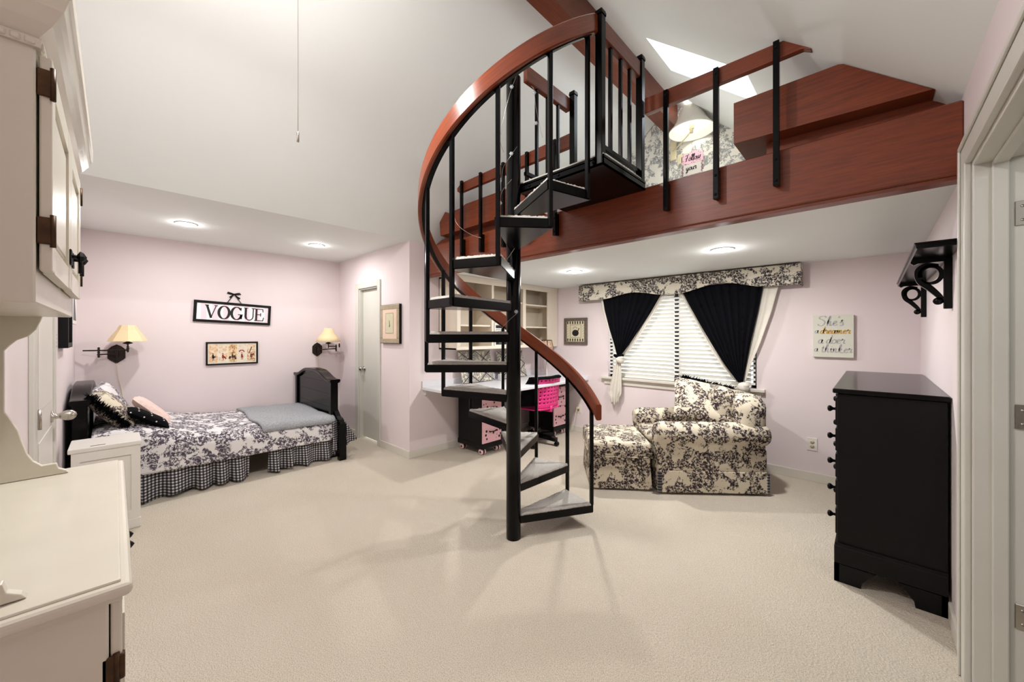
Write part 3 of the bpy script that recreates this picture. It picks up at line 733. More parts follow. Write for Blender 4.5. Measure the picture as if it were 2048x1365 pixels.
# black studded square pillow and pink pillow
M=Matrix.Rotation(R_(-34),4,'X')
mb=MB(); pillow(mb,(-4.58,.20,.655),.155,.155,.038,M,pinch=.02); o=mb.build('throw_pillow',BLKCLOTH); tag(o,'small black pillow with tiny pearl studs on the bed','pillow')
for a in (-.6,0,.6):
    for b_ in (-.6,0,.6): 
        mb=MB(); mb.ball(Vector((-4.58,.20,.655))+M@Vector((a*.155+.01,b_*.155,.037*((1-a**4)*(1-b_**4))**.5)),.006,n=8); mb.build('pearl_stud',WHITE,o)
for q_ in ((-4.43,.245,.635),(-4.428,.17,.685),(-4.43,.09,.735)):
    mb=MB(); mb.ball(q_,.006,n=8); mb.build('pearl_stud',WHITE,o)
PINKP=plain('pale_pink_fur',rgb(232,204,196),.95,var=.08,vs=40,bmp=.6,bs=90)
mb=MB(); pillow(mb,(-4.92,.24,.665),.19,.18,.05,Matrix.Rotation(R_(-47),4,'X')@Matrix.Rotation(R_(-5),4,'Z'),pinch=.02); tag(mb.build('throw_pillow',PINKP),'pale pink fuzzy pillow behind the small black pillow on the bed','pillow')
# ================================================================ NIGHTSTAND
ns=thing('nightstand','small white painted nightstand between the bed and the white hutch','nightstand',(-3.97,-.04,0))
mb=MB(); mb.rbox(-4.13,-3.82,-.20,.12,.05,.59,.004,1,sm=False)
mb.rbox(-4.14,-3.81,-.21,.13,0,.07,.004,1,sm=False)
mb.box(-3.82,-3.812,-.20,-.16,.07,.59).box(-3.82,-3.812,.08,.12,.07,.59).box(-3.82,-3.812,-.16,.08,.53,.59).box(-3.82,-3.812,-.16,.08,.07,.13)
mb.box(-4.13,-3.82,.12,.128,.53,.59).box(-4.13,-4.09,.12,.128,.07,.53).box(-3.86,-3.82,.12,.128,.07,.53)
mb.build('cabinet',WHITE,ns)
mb=MB(); mb.rbox(-4.14,-3.806,-.215,.132,.59,.622,.006,2,sm=False); mb.build('top',WHITE,ns)
mb=MB(); mb.tube([(-3.835,-.115,.6225),(-3.836,-.09,.6225),(-3.834,-.07,.6225),(-3.836,-.045,.6225)],.0025,6); tag(mb.build('pen',BRONZE),'thin dark pen lying on the white nightstand','pen')
# ================================================================ WALL LAMPS
def wall_lamp(label,yc,zc,ys,zs0,zs1,rb,rt,xs,pan,armpts,fin,cordpts,nm='wall_lamp'):
    t=thing(nm,label,'wall lamp',(XB,yc,zc))
    mb=MB(); pp=[(-.064,.045),(-.064,-.045),(-.045,-.065),(0,-.100),(.045,-.065),(.064,-.045),(.064,.045),(.038,.075),(0,.098),(-.038,.075)]
    mb.prism([(XB,yc+a,zc+b_) for a,b_ in pp],(.012,0,0)); mb.prism([(XB+.012,yc+a*.78,zc+b_*.78) for a,b_ in pp],(.008,0,0))
    mb.build('wall_plate',BRONZE,t,bevel=.003)
    mb=MB()
    mb.lathe((XB+.05,yc,zc-.05),[(0,0),(.012,.005),(.008,.02),(.014,.035),(.009,.05),(.014,.07),(.008,.085),(0,.09)],12)
    mb.tube([(XB+.02,yc,zc-.005),(XB+.05,yc,zc-.005)],.008,8)
    for a in armpts: mb.tube(smoothpath(a,6),.0065,8)
    for p in fin: 
        mb.lathe((p[0],p[1],p[2]-.03),[(0,0),(.011,.008),(.007,.018),(.013,.03),(.007,.042),(.011,.052),(0,.062)],12)
    mb.build('swing_arm',BRONZE,t)
    mb=MB(); mb.lathe((xs,ys,zs0-.035),[(.004,0),(.012,.005),(.035,.012),(.038,.018),(.014,.03),(.014,.06)],16); mb.build('socket',BRONZE,t)
    mb=MB(); mb.lathe((xs,ys,0),[(rb,zs0),(rb*.80,zs0+(zs1-zs0)*.33),(rt*1.35,zs0+(zs1-zs0)*.72),(rt,zs1)],pan,sm=pan>12,M=None)
    # open shade: remove end caps
    caps=[f for f in mb.bm.faces if len(f.verts)>4]; bmesh.ops.delete(mb.bm,geom=caps,context='FACES')
    mb.build('lamp_shade',SHADEC,t,solid=.002)
    mb=MB(); mb.tube(smoothpath(cordpts,8),.0025,6); mb.build('cord',IVORY,t)
    return t
wall_lamp('cream shaded swing-arm wall lamp above the head of the bed, left of the framed sign',.012,1.18,.09,1.312,1.472,.147,.058,XB+.19,8,
 [[(XB+.055,.012,1.175),(XB+.09,-.03,1.183),(XB+.12,-.10,1.182)],[(XB+.12,-.12,1.222),(XB+.16,.02,1.222),(XB+.19,.085,1.222)],[(XB+.19,.09,1.20),(XB+.19,.09,1.29)],[(XB+.12,-.12,1.222),(XB+.10,-.165,1.222),(XB+.08,-.215,1.222)]],
 [(XB+.12,-.11,1.18),(XB+.12,-.11,1.225),(XB+.19,.09,1.235)],[(XB+.01,.012,1.09),(XB+.006,.02,.98),(XB+.006,.045,.82),(XB+.006,.062,.68)])
wall_lamp('cream shaded swing-arm wall lamp over the footboard, by the closet corner',1.952,1.17,2.03,1.278,1.466,.158,.052,XB+.20,20,
 [[(XB+.055,1.955,1.165),(XB+.12,2.05,1.175),(XB+.17,2.14,1.18)],[(XB+.17,2.15,1.215),(XB+.19,2.09,1.215),(XB+.20,2.03,1.215)],[(XB+.20,2.03,1.19),(XB+.20,2.03,1.27)]],
 [(XB+.17,2.145,1.17),(XB+.17,2.145,1.21),(XB+.18,2.185,1.225)],[(XB+.01,1.952,1.08),(XB+.006,1.965,1.0),(XB+.006,1.97,.90)])
# ================================================================ WALL ART
def frame_mb(mb,O,U,V,Nn,w,h,b_,d,inner=0):
    """rectangular frame ring: O lower-left corner on wall"""
    def bx(u0,u1,v0,v1):
        p=[O+U*u0+V*v0,O+U*u1+V*v0,O+U*u1+V*v1,O+U*u0+V*v1]; mb.prism(p,Nn*d)
    bx(0,w,0,b_);bx(0,w,h-b_,h);bx(0,b_,b_,h-b_);bx(w-b_,w,b_,h-b_)
def panel(mb,O,U,V,Nn,u0,u1,v0,v1,d0,d1):
    p=[O+U*u0+V*v0+Nn*d0,O+U*u1+V*v0+Nn*d0,O+U*u1+V*v1+Nn*d0,O+U*u0+V*v1+Nn*d0]; mb.prism(p,Nn*(d1-d0))
X3,Y3,Z3=Vector((1,0,0)),Vector((0,1,0)),Vector((0,0,1))
# VOGUE sign (tilted)
ca=R_(-2.6); U=Y3*math.cos(ca)+Z3*math.sin(ca); V=-Y3*math.sin(ca)+Z3*math.cos(ca); O=Vector((XB+.001,.613,1.532)); W_,H_=.765,.248
t=thing('framed_sign','black framed sign reading VOGUE hanging from a black bow','sign',(XB,1.0,1.53))
mb=MB(); frame_mb(mb,O,U,V,X3,W_,H_,.028,.022); mb.build('frame',BLACKW,t,bevel=.002)
STRP,nt,b=newmat('pink_white_stripes'); tc=N(nt,'ShaderNodeTexCoord'); sp_=N(nt,'ShaderNodeSeparateXYZ'); nt.links.new(tc.outputs['Object'],sp_.inputs[0])
q=ramp(nt,math_(nt,'FRACT',math_(nt,'MULTIPLY',sp_.outputs[1],9.5)),[(0,rgb(238,214,222)),(.5,rgb(240,236,238))],'CONSTANT'); nt.links.new(q.outputs[0],b.inputs['Base Color'])
mb=MB(); panel(mb,O,U,V,X3,.026,W_-.026,.026,H_-.026,.002,.012); mb.build('panel',STRP,t)
mb=MB(); s=.150; sxx=.76; O2=O+V*.048+X3*.0125
BLK=plain('black_lettering',rgb(14,12,14),.6,var=.05)
def stroke(pts,wd,ox): ribbon(mb,[(ox+x*s*sxx,y*s) for x,y in pts],O2,U,V,X3,(lambda dx,dy,t_:wd*s) if not callable(wd) else wd)
def oval(cx,cy,rx,ry,a0,a1,n=28): return [(cx+rx*math.cos(R_(a0+(a1-a0)*i/n)),cy+ry*math.sin(R_(a0+(a1-a0)*i/n))) for i in range(n+1)]
th=lambda dx,dy,t_: s*(.06+.12*abs(dy)**1.5)
ox=.110; stroke([(.08,1),(.46,.02)],.145,ox); stroke([(.84,1),(.44,.02)],.06,ox); stroke([(-.08,1),(.24,1)],.06,ox); stroke([(.68,1),(.98,1)],.06,ox)
ox=.226; stroke(oval(.5,.5,.44,.5,0,360),th,ox)
ox=.350; stroke(oval(.5,.5,.44,.5,38,345),th,ox); stroke([(.9,.40),(.9,.06)],.13,ox); stroke([(.62,.41),(1.06,.41)],.06,ox); stroke([(.88,.98),(.86,.72)],.06,ox)
ox=.478; stroke([(.18,1),(.18,.35)]+oval(.52,.33,.34,.31,180,360,16)+[(.86,1)],lambda dx,dy,t_:s*(.16 if t_<.3 else .075),ox); stroke([(0,1),(.38,1)],.06,ox); stroke([(.70,1),(1.02,1)],.06,ox)
ox=.590; stroke([(.18,1),(.18,0)],.14,ox); stroke([(0,.98),(.80,.98)],.06,ox); stroke([(0,.02),(.82,.02)],.06,ox); stroke([(.2,.52),(.58,.52)],.06,ox); stroke([(.77,1),(.80,.74)],.06,ox); stroke([(.80,.0),(.88,.30)],.06,ox); stroke([(.58,.66),(.58,.38)],.06,ox)
mb.build('lettering',BLK,t)
mb=MB(); c=Vector((XB+.01,1.0,1.868))
mb.tube([c,(XB+.008,.935,1.765)],.004,6); mb.tube([c,(XB+.008,1.072,1.762)],.004,6)
def rib(pts,wd): ribbon(mb,pts,Vector((XB+.006,1.0,1.868)),Y3,Z3,X3,wd,.004)
rib([(0,0),(-.03,.012),(-.058,.022),(-.066,.010),(-.04,.002),(0,0)],lambda a,b_,t_:.012); rib([(0,0),(.03,.010),(.055,.016),(.068,.004),(.04,-.002),(0,0)],lambda a,b_,t_:.012)
rib([(0,0),(-.02,-.02),(-.042,-.042)],lambda a,b_,t_:.008+.014*t_); rib([(0,0),(.03,-.03),(.058,-.052)],lambda a,b_,t_:.008+.016*t_); mb.ball((XB+.012,1.0,1.868),.009,n=8)
mb.build('bow',BLACKW,t)
# five-panel fashion print
O=Vector((XB+.001,.730,1.018)); W_,H_=.515,.273
t=thing('framed_print','black framed print with five small fashion sketches, below the lettered sign','picture',(XB,.99,1.02))
mb=MB(); frame_mb(mb,O,Y3,Z3,X3,W_,H_,.017,.02); mb.build('frame',BLACKW,t,bevel=.002)
mb=MB(); mb.use(plain('print_mount',rgb(232,226,208),.6)); panel(mb,O,Y3,Z3,X3,.015,W_-.015,.015,H_-.015,.002,.010)
SK=[]
for i,(c1,c2) in enumerate((((226,196,160),(206,150,110)),((224,214,196),(226,168,90)),((220,190,140),(160,90,60)),((228,216,196),(214,190,170)),((222,200,166),(176,104,66)))):
    m,nt,b=newmat('sketch_paper'); mp=mapping(nt); n=noise(nt,mp.outputs[0],26+3*i,5,.65,.8); r=ramp(nt,n.outputs[0],[(.36,rgb(*c2)),(.5,rgb(*c1)),(.7,rgb(240,232,214))]); nt.links.new(r.outputs[0],b.inputs['Base Color']); SK.append(m)
INKS=[rgb(30,24,28),rgb(150,60,36),rgb(60,40,34),rgb(150,40,46),rgb(120,60,40)]
for i in range(5):
    u0=.026+i*.094; mb.use(SK[i]); panel(mb,O,Y3,Z3,X3,u0,u0+.086,.03,.243,.010,.0115)
    mb.use(plain('sketch_ink',INKS[i],.7))
    O3=O+Y3*(u0+.04)+Z3*.05+X3*.0116
    def fig(pts,wd): ribbon(mb,pts,O3,Y3,Z3,X3,wd,.0008)
    fig([(0,.075),(.0,.055),(.004,.03)],lambda a,b_,t_:.012+.014*t_); fig([(.002,.03),(-.006,0)],lambda a,b_,t_:.004); fig([(.006,.03),(.01,.0)],lambda a,b_,t_:.004); fig(oval(0,.085,.004,.004,0,360,8),lambda a,b_,t_:.005)
    if i==3: fig([(-.028,.10),(-.015,.118),(.01,.118),(.026,.10)],lambda a,b_,t_:.012)
    if i==2: fig([(-.03,.02),(-.02,.05)],lambda a,b_,t_:.02); fig([(.03,.01),(.02,.06)],lambda a,b_,t_:.018)
    if i==0: fig([(.0,.05),(.028,.045)],lambda a,b_,t_:.012)
    if i==1: fig([(.01,.05),(.03,.02)],lambda a,b_,t_:.016)
    if i==4: fig([(-.02,.08),(.0,.14),(.01,.16)],lambda a,b_,t_:.01); fig([(.005,.06),(.035,.07)],lambda a,b_,t_:.02)
mb.build('print',None,t)
# closet wall picture
GOLDF=plain('antique_silver_frame',rgb(176,164,138),.4,.4,var=.12,vs=20)
O=Vector((-4.335,YC-.002,1.277)); W_,H_=.435,.452; NY=-Y3
t=thing('framed_picture','silver-gold framed picture with pale pink mat between closet door and wall corner','picture',(-4.12,YC,1.28))
mb=MB(); frame_mb(mb,O,X3,Z3,NY,W_,H_,.055,.035); mb.build('frame',GOLDF,t,bevel=.006)
mb=MB(); panel(mb,O,X3,Z3,NY,-.003,W_+.003,-.003,H_+.003,0,.028); mb.build('frame_side',BLACKW,t)
mb=MB(); mb.use(plain('peach_mat',rgb(226,200,178),.8)); panel(mb,O,X3,Z3,NY,.05,W_-.05,.05,H_-.05,.028,.031)
mb.use(GOLDF); frame_mb(mb,O+X3*.125+Z3*.115+NY*.031,X3,Z3,NY,.185,.24,.008,.002)
mb.use(plain('print_green',rgb(206,202,172),.8,var=.06,vs=30)); panel(mb,O,X3,Z3,NY,.133,.302,.123,.347,.031,.0325)
mb.use(BLK); ribbon(mb,[(.222,.27),(.218,.25),(.222,.225),(.226,.205)],O+NY*.0326,X3,Z3,NY,lambda a,b_,t_:.006+.008*t_,.0006); ribbon(mb,oval(.222,.2,.006,.008,0,360,10),O+NY*.0326,X3,Z3,NY,lambda a,b_,t_:.008,.0006)
mb.build('print',None,t)
# kettle picture
O=Vector((-3.256,YB-.002,1.236)); W_,H_=.385,.378
WOODF=plain('grey_brown_frame',rgb(100,88,78),.5,var=.2,vs=30,bmp=.3)
t=thing('framed_picture','small brown framed picture of a dark kettle with striped border','picture',(-3.06,YB,1.24))
mb=MB(); frame_mb(mb,O,X3,Z3,NY,W_,H_,.042,.03); mb.build('frame',WOODF,t,bevel=.005)
mb=MB(); mb.use(plain('cream_print',rgb(214,204,176),.7)); panel(mb,O,X3,Z3,NY,.04,W_-.04,.04,H_-.04,.004,.014)
mb.use(BLK)
for k in range(7):
    for v0 in (.048,.292): panel(mb,O,X3,Z3,NY,.05+k*.042,.068+k*.042,v0,v0+.038,.014,.0148)
for k in range(5):
    for u0 in (.055,.075,.305,.325): panel(mb,O,X3,Z3,NY,u0,u0+.006,.11+k*.036+(.012 if u0 in(.075,.325) else 0),.116+k*.036+(.012 if u0 in (.075,.325) else 0),.014,.0148)
frame_mb(mb,O+X3*.10+Z3*.098+NY*.014,X3,Z3,NY,.185,.185,.004,.0008)
mb.prism([O+X3*(.19+.055*math.cos(a)*(1.0))+Z3*(.165+.045*math.sin(a))+NY*.0142 for a in [2*PI*i/24 for i in range(24)]],NY*.001)
ribbon(mb,oval(.185,.215,.035,.035,20,170,16),O+NY*.0145,X3,Z3,NY,lambda a,b_,t_:.005,.001); ribbon(mb,[(.225,.185),(.245,.215),(.25,.235)],O+NY*.0145,X3,Z3,NY,lambda a,b_,t_:.012,.001)
mb.build('print',None,t)
# canvas with script lettering
O=Vector((-.412,YB-.002,1.172)); W_,H_=.284,.383
t=thing('lettered_canvas','small white canvas with grey and gold script lettering above the dresser','sign',(-.27,YB,1.17))
mb=MB(); panel(mb,O,X3,Z3,NY,0,W_,0,H_,0,.032); mb.build('canvas',plain('offwhite_canvas',rgb(214,214,200),.8,var=.02,bmp=.1,bs=200),t,bevel=.002)
GREYL=plain('grey_lettering',rgb(172,172,172),.7); GOLDL=plain('gold_lettering',rgb(196,152,62),.45,.3)
O4=O+NY*.0322
mb=MB(); k_=W_/.284
mb.use(GREYL); script(mb,"She's",O4,X3,Z3,NY,.043,.26,.09,.03,.287,sx=.92)
script(mb,"a",O4,X3,Z3,NY,.030,.26,.09,.012,.218); script(mb,"a doer",O4,X3,Z3,NY,.038,.24,.09,.036,.125,sx=1.0)
script(mb,"a",O4,X3,Z3,NY,.030,.26,.09,.008,.05); script(mb,"thinker",O4,X3,Z3,NY,.036,.24,.09,.058,.045,sx=.98)
mb.use(GOLDL); script(mb,"dreamer",O4,X3,Z3,NY,.032,.28,.1,.052,.215,sx=.98)
mb.build('lettering',None,t)
# frames on the left wall beyond the door
NL=Y3
def lframe(label,x0,x1,z0,z1,d,bm_,im):
    t=thing('framed_picture',label,'picture',((x0+x1)/2,YL,z0)); O=Vector((x0,YL+.001,z0)); 
    mb=MB(); frame_mb(mb,O,X3,Z3,NL,x1-x0,z1-z0,.035,d); mb.build('frame',bm_,t,bevel=.002)
    mb=MB(); panel(mb,O,X3,Z3,NL,.033,x1-x0-.033,.033,z1-z0-.033,.002,.006); mb.build('print',im,t)
lframe('black framed picture on the side wall beside the left door, seen edge-on',-4.42,-4.04,1.285,1.66,.045,BLACKW,WHITE)
t=thing('canvas_print','pale canvas print with a grey triangle, near the corner over the bed head','picture',(-4.95,YL,1.45))
mb=MB(); panel(mb,Vector((-5.2,YL+.001,1.47)),X3,Z3,NL,0,.42,0,.42,0,.03); c_=mb.build('canvas',WHITE,t,bevel=.002)
mb=MB(); mb.prism([(-4.80,YL+.0312,1.50),(-5.1,YL+.0312,1.50),(-4.86,YL+.0312,1.80)],(0,.001,0)); mb.build('grey_triangle',plain('slate_ink',rgb(92,92,98),.7),c_)
t=thing('marked_strip','narrow white strip with small black marks beside the left door','sign',(-3.86,YL,1.28))
mb=MB(); mb.box(-3.90,-3.82,YL,YL+.004,1.27,1.42); mb.build('strip',WHITE,t)
mb=MB()
for k_,z_ in enumerate((1.30,1.325,1.35,1.375)): ribbon(mb,[(0,0),(.012,.006),(.026,-.003),(.04,.004)],Vector((-3.88,YL+.0042,z_)),X3,Z3,NL,lambda a,b_,c_:.006,.001)
mb.build('marks',BLK,t)
# ================================================================ OUTLETS
SOCK=plain('ivory_socket',rgb(196,186,158),.5)
def outlet(label,x,z,y=YB):
    t=thing('wall_outlet',label,'outlet',(x,y,z))
    mb=MB(); mb.rbox(x-.038,x+.038,y-.006,y+.001,z-.06,z+.06,.002,1,sm=False); mb.build('cover_plate',WHITE,t)
    mb=MB()
    for q in (-.021,.021): mb.lathe((x,y-.006,z+q),[(.0,-.003),(.016,-.003),(.017,0)],16,'y')
    mb.build('socket',SOCK,t)
    mb=MB()
    for q in (-.021,.021):
        for dx in (-.006,.006): mb.box(x+dx-.001,x+dx+.001,y-.0098,y-.0088,z+q-.002,z+q+.007)
        mb.box(x-.002,x+.002,y-.0098,y-.0088,z+q-.010,z+q-.006)
    mb.build('slots',BLK,t)
outlet('white wall outlet under the lettered canvas, left of the dresser',-.42,.347)
outlet('white wall outlet beside the desk with a cord plugged in',-3.016,.33)
mb=MB(); mb.box(-3.035,-3.00,YB-.04,YB-.009,.335,.36); mb.tube(smoothpath([(-3.02,YB-.035,.345),(-3.03,YB-.06,.28),(-3.05,YB-.08,.14),(-3.10,YB-.10,.02),(-3.25,YB-.09,.010),(-3.4,YB-.06,.010)],8),.003,6)
tag(mb.build('power_cord',IVORY),'pale power cord running from the outlet to the floor by the desk','cord')
# ================================================================ VALANCE, BLINDS, CURTAINS
VX0,VX1,VY0=-2.925,-.488,YB-.15
def vbot(x):
    z=1.836+.012*(x-VX0)/(VX1-VX0)
    for c_,w_,h_ in ((-2.15,.42,.055),(-1.17,.44,.075)):
        d=abs(x-c_)/w_
        if d<1: z+=h_*(math.cos(d*PI)+1)/2
    return z
mb=MB(); n=60; top=2.045
pts=[(VX0+(VX1-VX0)*i/n) for i in range(n+1)]
mb.prism([(x,VY0,vbot(x)) for x in pts]+[(VX1,VY0,top),(VX0,VY0,top)],(0,.02,0))
for x0,x1 in ((VX0,VX0+.02),(VX1-.02,VX1)): mb.prism([(x0,VY0+.02,1.838),(x1,VY0+.02,1.838),(x1,VY0+.02,top),(x0,VY0+.02,top)],(0,.13,0))
mb.box(VX0+.02,VX1-.02,VY0+.02,YB,top-.015,top)
v=mb.build('window_valance',TOILE_V,bevel=.008); tag(v,'padded toile fabric valance box with scalloped lower edge over the window','valance')
t=thing('window_blind','closed white horizontal slat blind in the window','blind',((WX0+WX1)/2,YB,WZ0))
SLAT=plain('white_blind_slat',rgb(236,236,230),.35,var=.01)
for (x0,x1) in ((WX0+.055,-1.700),(-1.648,WX1-.05)):
    mb=MB(); z=WZ0+.035
    while z<WZ1-.03:
        mb.prism([(x0,YB+.028,z-.020),(x0,YB+.006,z+.024),(x0,YB+.009,z+.0265),(x0,YB+.031,z-.0175)],(x1-x0,0,0)); z+=.047
    mb.build('slats',SLAT,t)
    mb=MB(); mb.box(x0,x1,YB+.005,YB+.035,WZ0+.004,WZ0+.018).box(x0,x1,YB+.002,YB+.04,WZ1-.03,WZ1)
    for q in (.25,.75):
        xx=x0+(x1-x0)*q; mb.box(xx-.001,xx+.001,YB+.002,YB+.0035,WZ0+.01,WZ1-.02)
    mb.build('rail',SLAT,t)
mb=MB()
for (x0,x1) in ((WX0+.012,WX0+.055),(-1.700,-1.648),(WX1-.05,WX1-.014)):
    z=WZ0+.035
    while z<WZ1-.03:
        mb.box(x0,x1,YB+.018,YB+.021,z-.004,z+.020); z+=.047
mb.build('slat_ends',SLAT,t)
def interp(tbl,z):
    for (z0,a0),(z1,a1) in zip(tbl,tbl[1:]):
        if z<=z0 and z>=z1:
            t_=(z0-z)/(z0-z1); t_=t_; return a0+(a1-a0)*t_
    return tbl[-1][1] if z<tbl[-1][0] else tbl[0][1]
def drape(mb,L,R,z1,z0,yc,nf,amp,seed=0,nu=70,nv=40):
    def f(u,v):
        z=z1+(z0-z1)*v; l,r=interp(L,z),interp(R,z); wd=r-l
        a=amp*min(1,.35+wd/.6); ph=u*2*PI*nf+seed
        return (l+wd*u,yc+a*math.sin(ph)+.3*a*math.sin(2.3*ph+1),z)
    mb.grid(f,nu,nv)
BLKCUR=dots('black_tufted_curtain',rgb(8,8,14),rgb(2,2,4),7.5,.12,1,.15)
BLKCUR.node_tree.nodes['Principled BSDF'].inputs['Specular IOR Level'].default_value=.12; BLKCUR.node_tree.nodes['Principled BSDF'].inputs['Roughness'].default_value=.9
def curtain(label,Lb,Rb,z1,zk,kx,Ls,Rs,tail,flip):
    t=thing('curtain',label,'curtain',(kx,YB-.08,zk))
    mb=MB(); drape(mb,Lb,Rb,z1,zk,YB-.095,9,.013,1+flip); mb.build('black_panel',BLKCUR,t,solid=.003)
    mb=MB(); drape(mb,Ls,Rs,z1,zk,YB-.062,10,.008,3+flip); mb.build('sheer_lining',SHEER,t,solid=.002)
    mb=MB(); 
    ky=YB-.10
    mb.ball((kx+.02,ky,zk-.045),.055,.045,.052,n=20); mb.ball((kx+.045,ky-.012,zk-.02),.032,.03,.028)
    for v_ in mb.bm.verts: v_.co+=Vector((.010,.010,.010))*mnoise.noise(v_.co*28)
    tz=tail[-1][0]
    def f(u,v):
        z=zk-.05+(tz-(zk-.05))*v; c_=interp([(a,b_) for a,b_,_ in tail],z); w_=interp([(a,d) for a,_,d in tail],z)
        ph=u*2*PI*3.5; 
        return (c_+(u-.5)*w_,min(ky+.02+.016*math.sin(ph)*(.4+v),YB-.012 if z>WZ0+.02 or z<WZ0-.11 else YB-.058),z+.02*math.sin(u*9)*v)
    mb.grid(f,40,24)
    mb.build('knotted_tail',SHEER,t,solid=.002)
    if flip==0:
        mb=MB(); mb.ball((kx-.03,ky-.01,zk+.0),.035,.03,.022,M=Matrix.Rotation(.5,4,'Y')); mb.ball((kx+.04,ky-.01,zk+.005),.042,.03,.022,M=Matrix.Rotation(-.3,4,'Y')); mb.ball((kx,ky-.02,zk-.01),.02); mb.build('black_bow',BLKCUR,t)
    return t
curtain('left curtain, black with white sheer edge, gathered low and knotted with a black bow',
 [(1.90,-2.595),(1.70,-2.56),(1.45,-2.49),(1.25,-2.42),(1.10,-2.375)],[(1.90,-1.79),(1.80,-1.85),(1.65,-1.94),(1.45,-2.08),(1.25,-2.22),(1.15,-2.30),(1.10,-2.335)],1.905,1.105,-2.355,
 [(1.90,-2.64),(1.70,-2.61),(1.45,-2.53),(1.25,-2.45),(1.10,-2.39)],[(1.90,-1.75),(1.80,-1.81),(1.65,-1.90),(1.45,-2.03),(1.25,-2.17),(1.15,-2.25),(1.10,-2.32)],
 [(1.055,-2.36,.05),(.95,-2.375,.10),(.75,-2.40,.15),(.62,-2.42,.19),(.56,-2.42,.12),(.48,-2.42,.09)],0)
curtain('right curtain, black with white sheer edge, gathered to a large white knot behind the armchair',
 [(1.92,-1.60),(1.70,-1.49),(1.45,-1.36),(1.20,-1.22),(1.05,-1.13),(.94,-1.05),(.885,-1.01)],[(1.92,-.785),(1.60,-.84),(1.30,-.90),(1.05,-.945),(.885,-.97)],1.915,.885,-.985,
 [(1.92,-1.64),(1.70,-1.53),(1.45,-1.40),(1.20,-1.27),(1.05,-1.18),(.94,-1.09),(.885,-1.03)],[(1.92,-.655),(1.60,-.73),(1.30,-.82),(1.05,-.91),(.885,-.955)],
 [(.835,-.97,.06),(.77,-.95,.09),(.70,-.93,.13),(.62,-.92,.15)],2)
# ================================================================ ARMCHAIR, OTTOMAN, CUSHION
ac=thing('armchair','toile upholstered armchair with rolled arms under the window','armchair',(-1.344,3.229,0),R_(41))
L_,Wd=.95,.83
def skirtbox(mb,x0,x1,y0,y1,z0,z1,fl):
    b0=[(x0-fl,y0-fl,z0),(x1+fl,y0-fl,z0),(x1+fl,y1+fl,z0),(x0-fl,y1+fl,z0)]; b1=[(x0,y0,z1),(x1,y0,z1),(x1,y1,z1),(x0,y1,z1)]
    a=[mb.bm.verts.new(p) for p in b0]; b_=[mb.bm.verts.new(p) for p in b1]
    mb._set([mb.bm.faces.new((a[i],a[(i+1)%4],b_[(i+1)%4],b_[i])) for i in range(4)]+[mb.bm.faces.new(a[::-1]),mb.bm.faces.new(b_)])
mb=MB(); skirtbox(mb,.015,L_-.03,.012,Wd-.012,.018,.20,.010); mb.build('skirt',TOILE_C,ac,local=True,bevel=.006)
mb=MB(); mb.rbox(.01,L_-.02,.015,Wd-.015,.16,.40,.03,3); mb.build('base',TOILE_C,ac,local=True)
mb=MB(); mb.box(-.0,.035,.0,.02,.02,.19).box(L_-.035,L_-.015,-.0,.02,.02,.19); mb.build('gingham_pleat',GING_YZ,ac,local=True)
def arm(yc,s):
    mb=MB(); n=20; prof=[]
    # (dy,z) : roll over upright; s=-1 near side rolls outward to -y
    for i in range(n+1):
        a=R_(-60+ (300)*i/n); prof.append((.100*math.cos(a),.505+.105*math.sin(a)))
    R=[]; xs=[-.005,.0,.012,.035,.07,.45,.84,.90,.935,.958,.970]; sc_=[.70,.80,.90,.97,1,1,1,.97,.88,.72,.5]
    for x,k in zip(xs,sc_):
        R.append([mb.bm.verts.new((x,yc+s*.012+d*k,.49+(z-.49)*k)) for d,z in prof])
    m=len(prof); fs=[mb.bm.faces.new((R[i][j],R[i][(j+1)%m],R[i+1][(j+1)%m],R[i+1][j])) for i in range(len(R)-1) for j in range(m)]
    mb._set(fs,True); mb._set([mb.bm.faces.new(R[0][::-1]),mb.bm.faces.new(R[-1])],True)
    mb.rbox(.004,.90,yc-.082,yc+.082,.30,.50,.02,3)
    for v_ in mb.bm.verts: v_.co+=Vector((0,.004,.004))*mnoise.noise(v_.co*5)
    mb.build('arm',TOILE_C,ac,local=True)
arm(.098,-1); arm(Wd-.098,1)
mb=MB(); mb.rbox(-.01,.66,.195,Wd-.195,.38,.475,.045,5); mb.build('seat_cushion',TOILE_C,ac,local=True)
mb=MB(); mb.rbox(.70,.955,.02,Wd-.045,.25,.885,.105,6)
for v_ in mb.bm.verts:
    e=abs(v_.co.y-Wd/2)/(Wd/2); v_.co.z-=.10*max(0,(v_.co.z-.5)/.36)*e**3; v_.co.x+=.02*(v_.co.z-.4)
mb.build('back',TOILE_C,ac,local=True)
mb=MB(); mb.rbox(.52,.74,.17,Wd-.17,.45,.895,.09,6)
for v_ in mb.bm.verts: v_.co.x+=.10*(v_.co.z-.45)
mb.build('back_cushion',TOILE_C,ac,local=True)
ot=thing('ottoman','toile upholstered ottoman with a domed top in front of the armchair','ottoman',(-1.822,2.922,0),R_(38.5))
ou,ov=.535,.70
mb=MB(); skirtbox(mb,.012,ou-.012,.012,ov-.012,.015,.20,.012); mb.build('skirt',TOILE_C,ot,local=True,bevel=.006)
mb=MB(); mb.rbox(.012,ou-.012,.012,ov-.012,.17,.30,.015,2); mb.build('base',TOILE_C,ot,local=True)
mb=MB(); t=bmesh.new(); mb.rbox(-.005,ou+.005,-.005,ov+.005,.28,.425,.04,5)
mb.grid(lambda u,v:((ou-.06)*u+.03,(ov-.06)*v+.03,.418+.028*(1-(2*u-1)**2)*(1-(2*v-1)**2)**1),12,14)
mb.build('cushion',TOILE_C,ot,local=True)
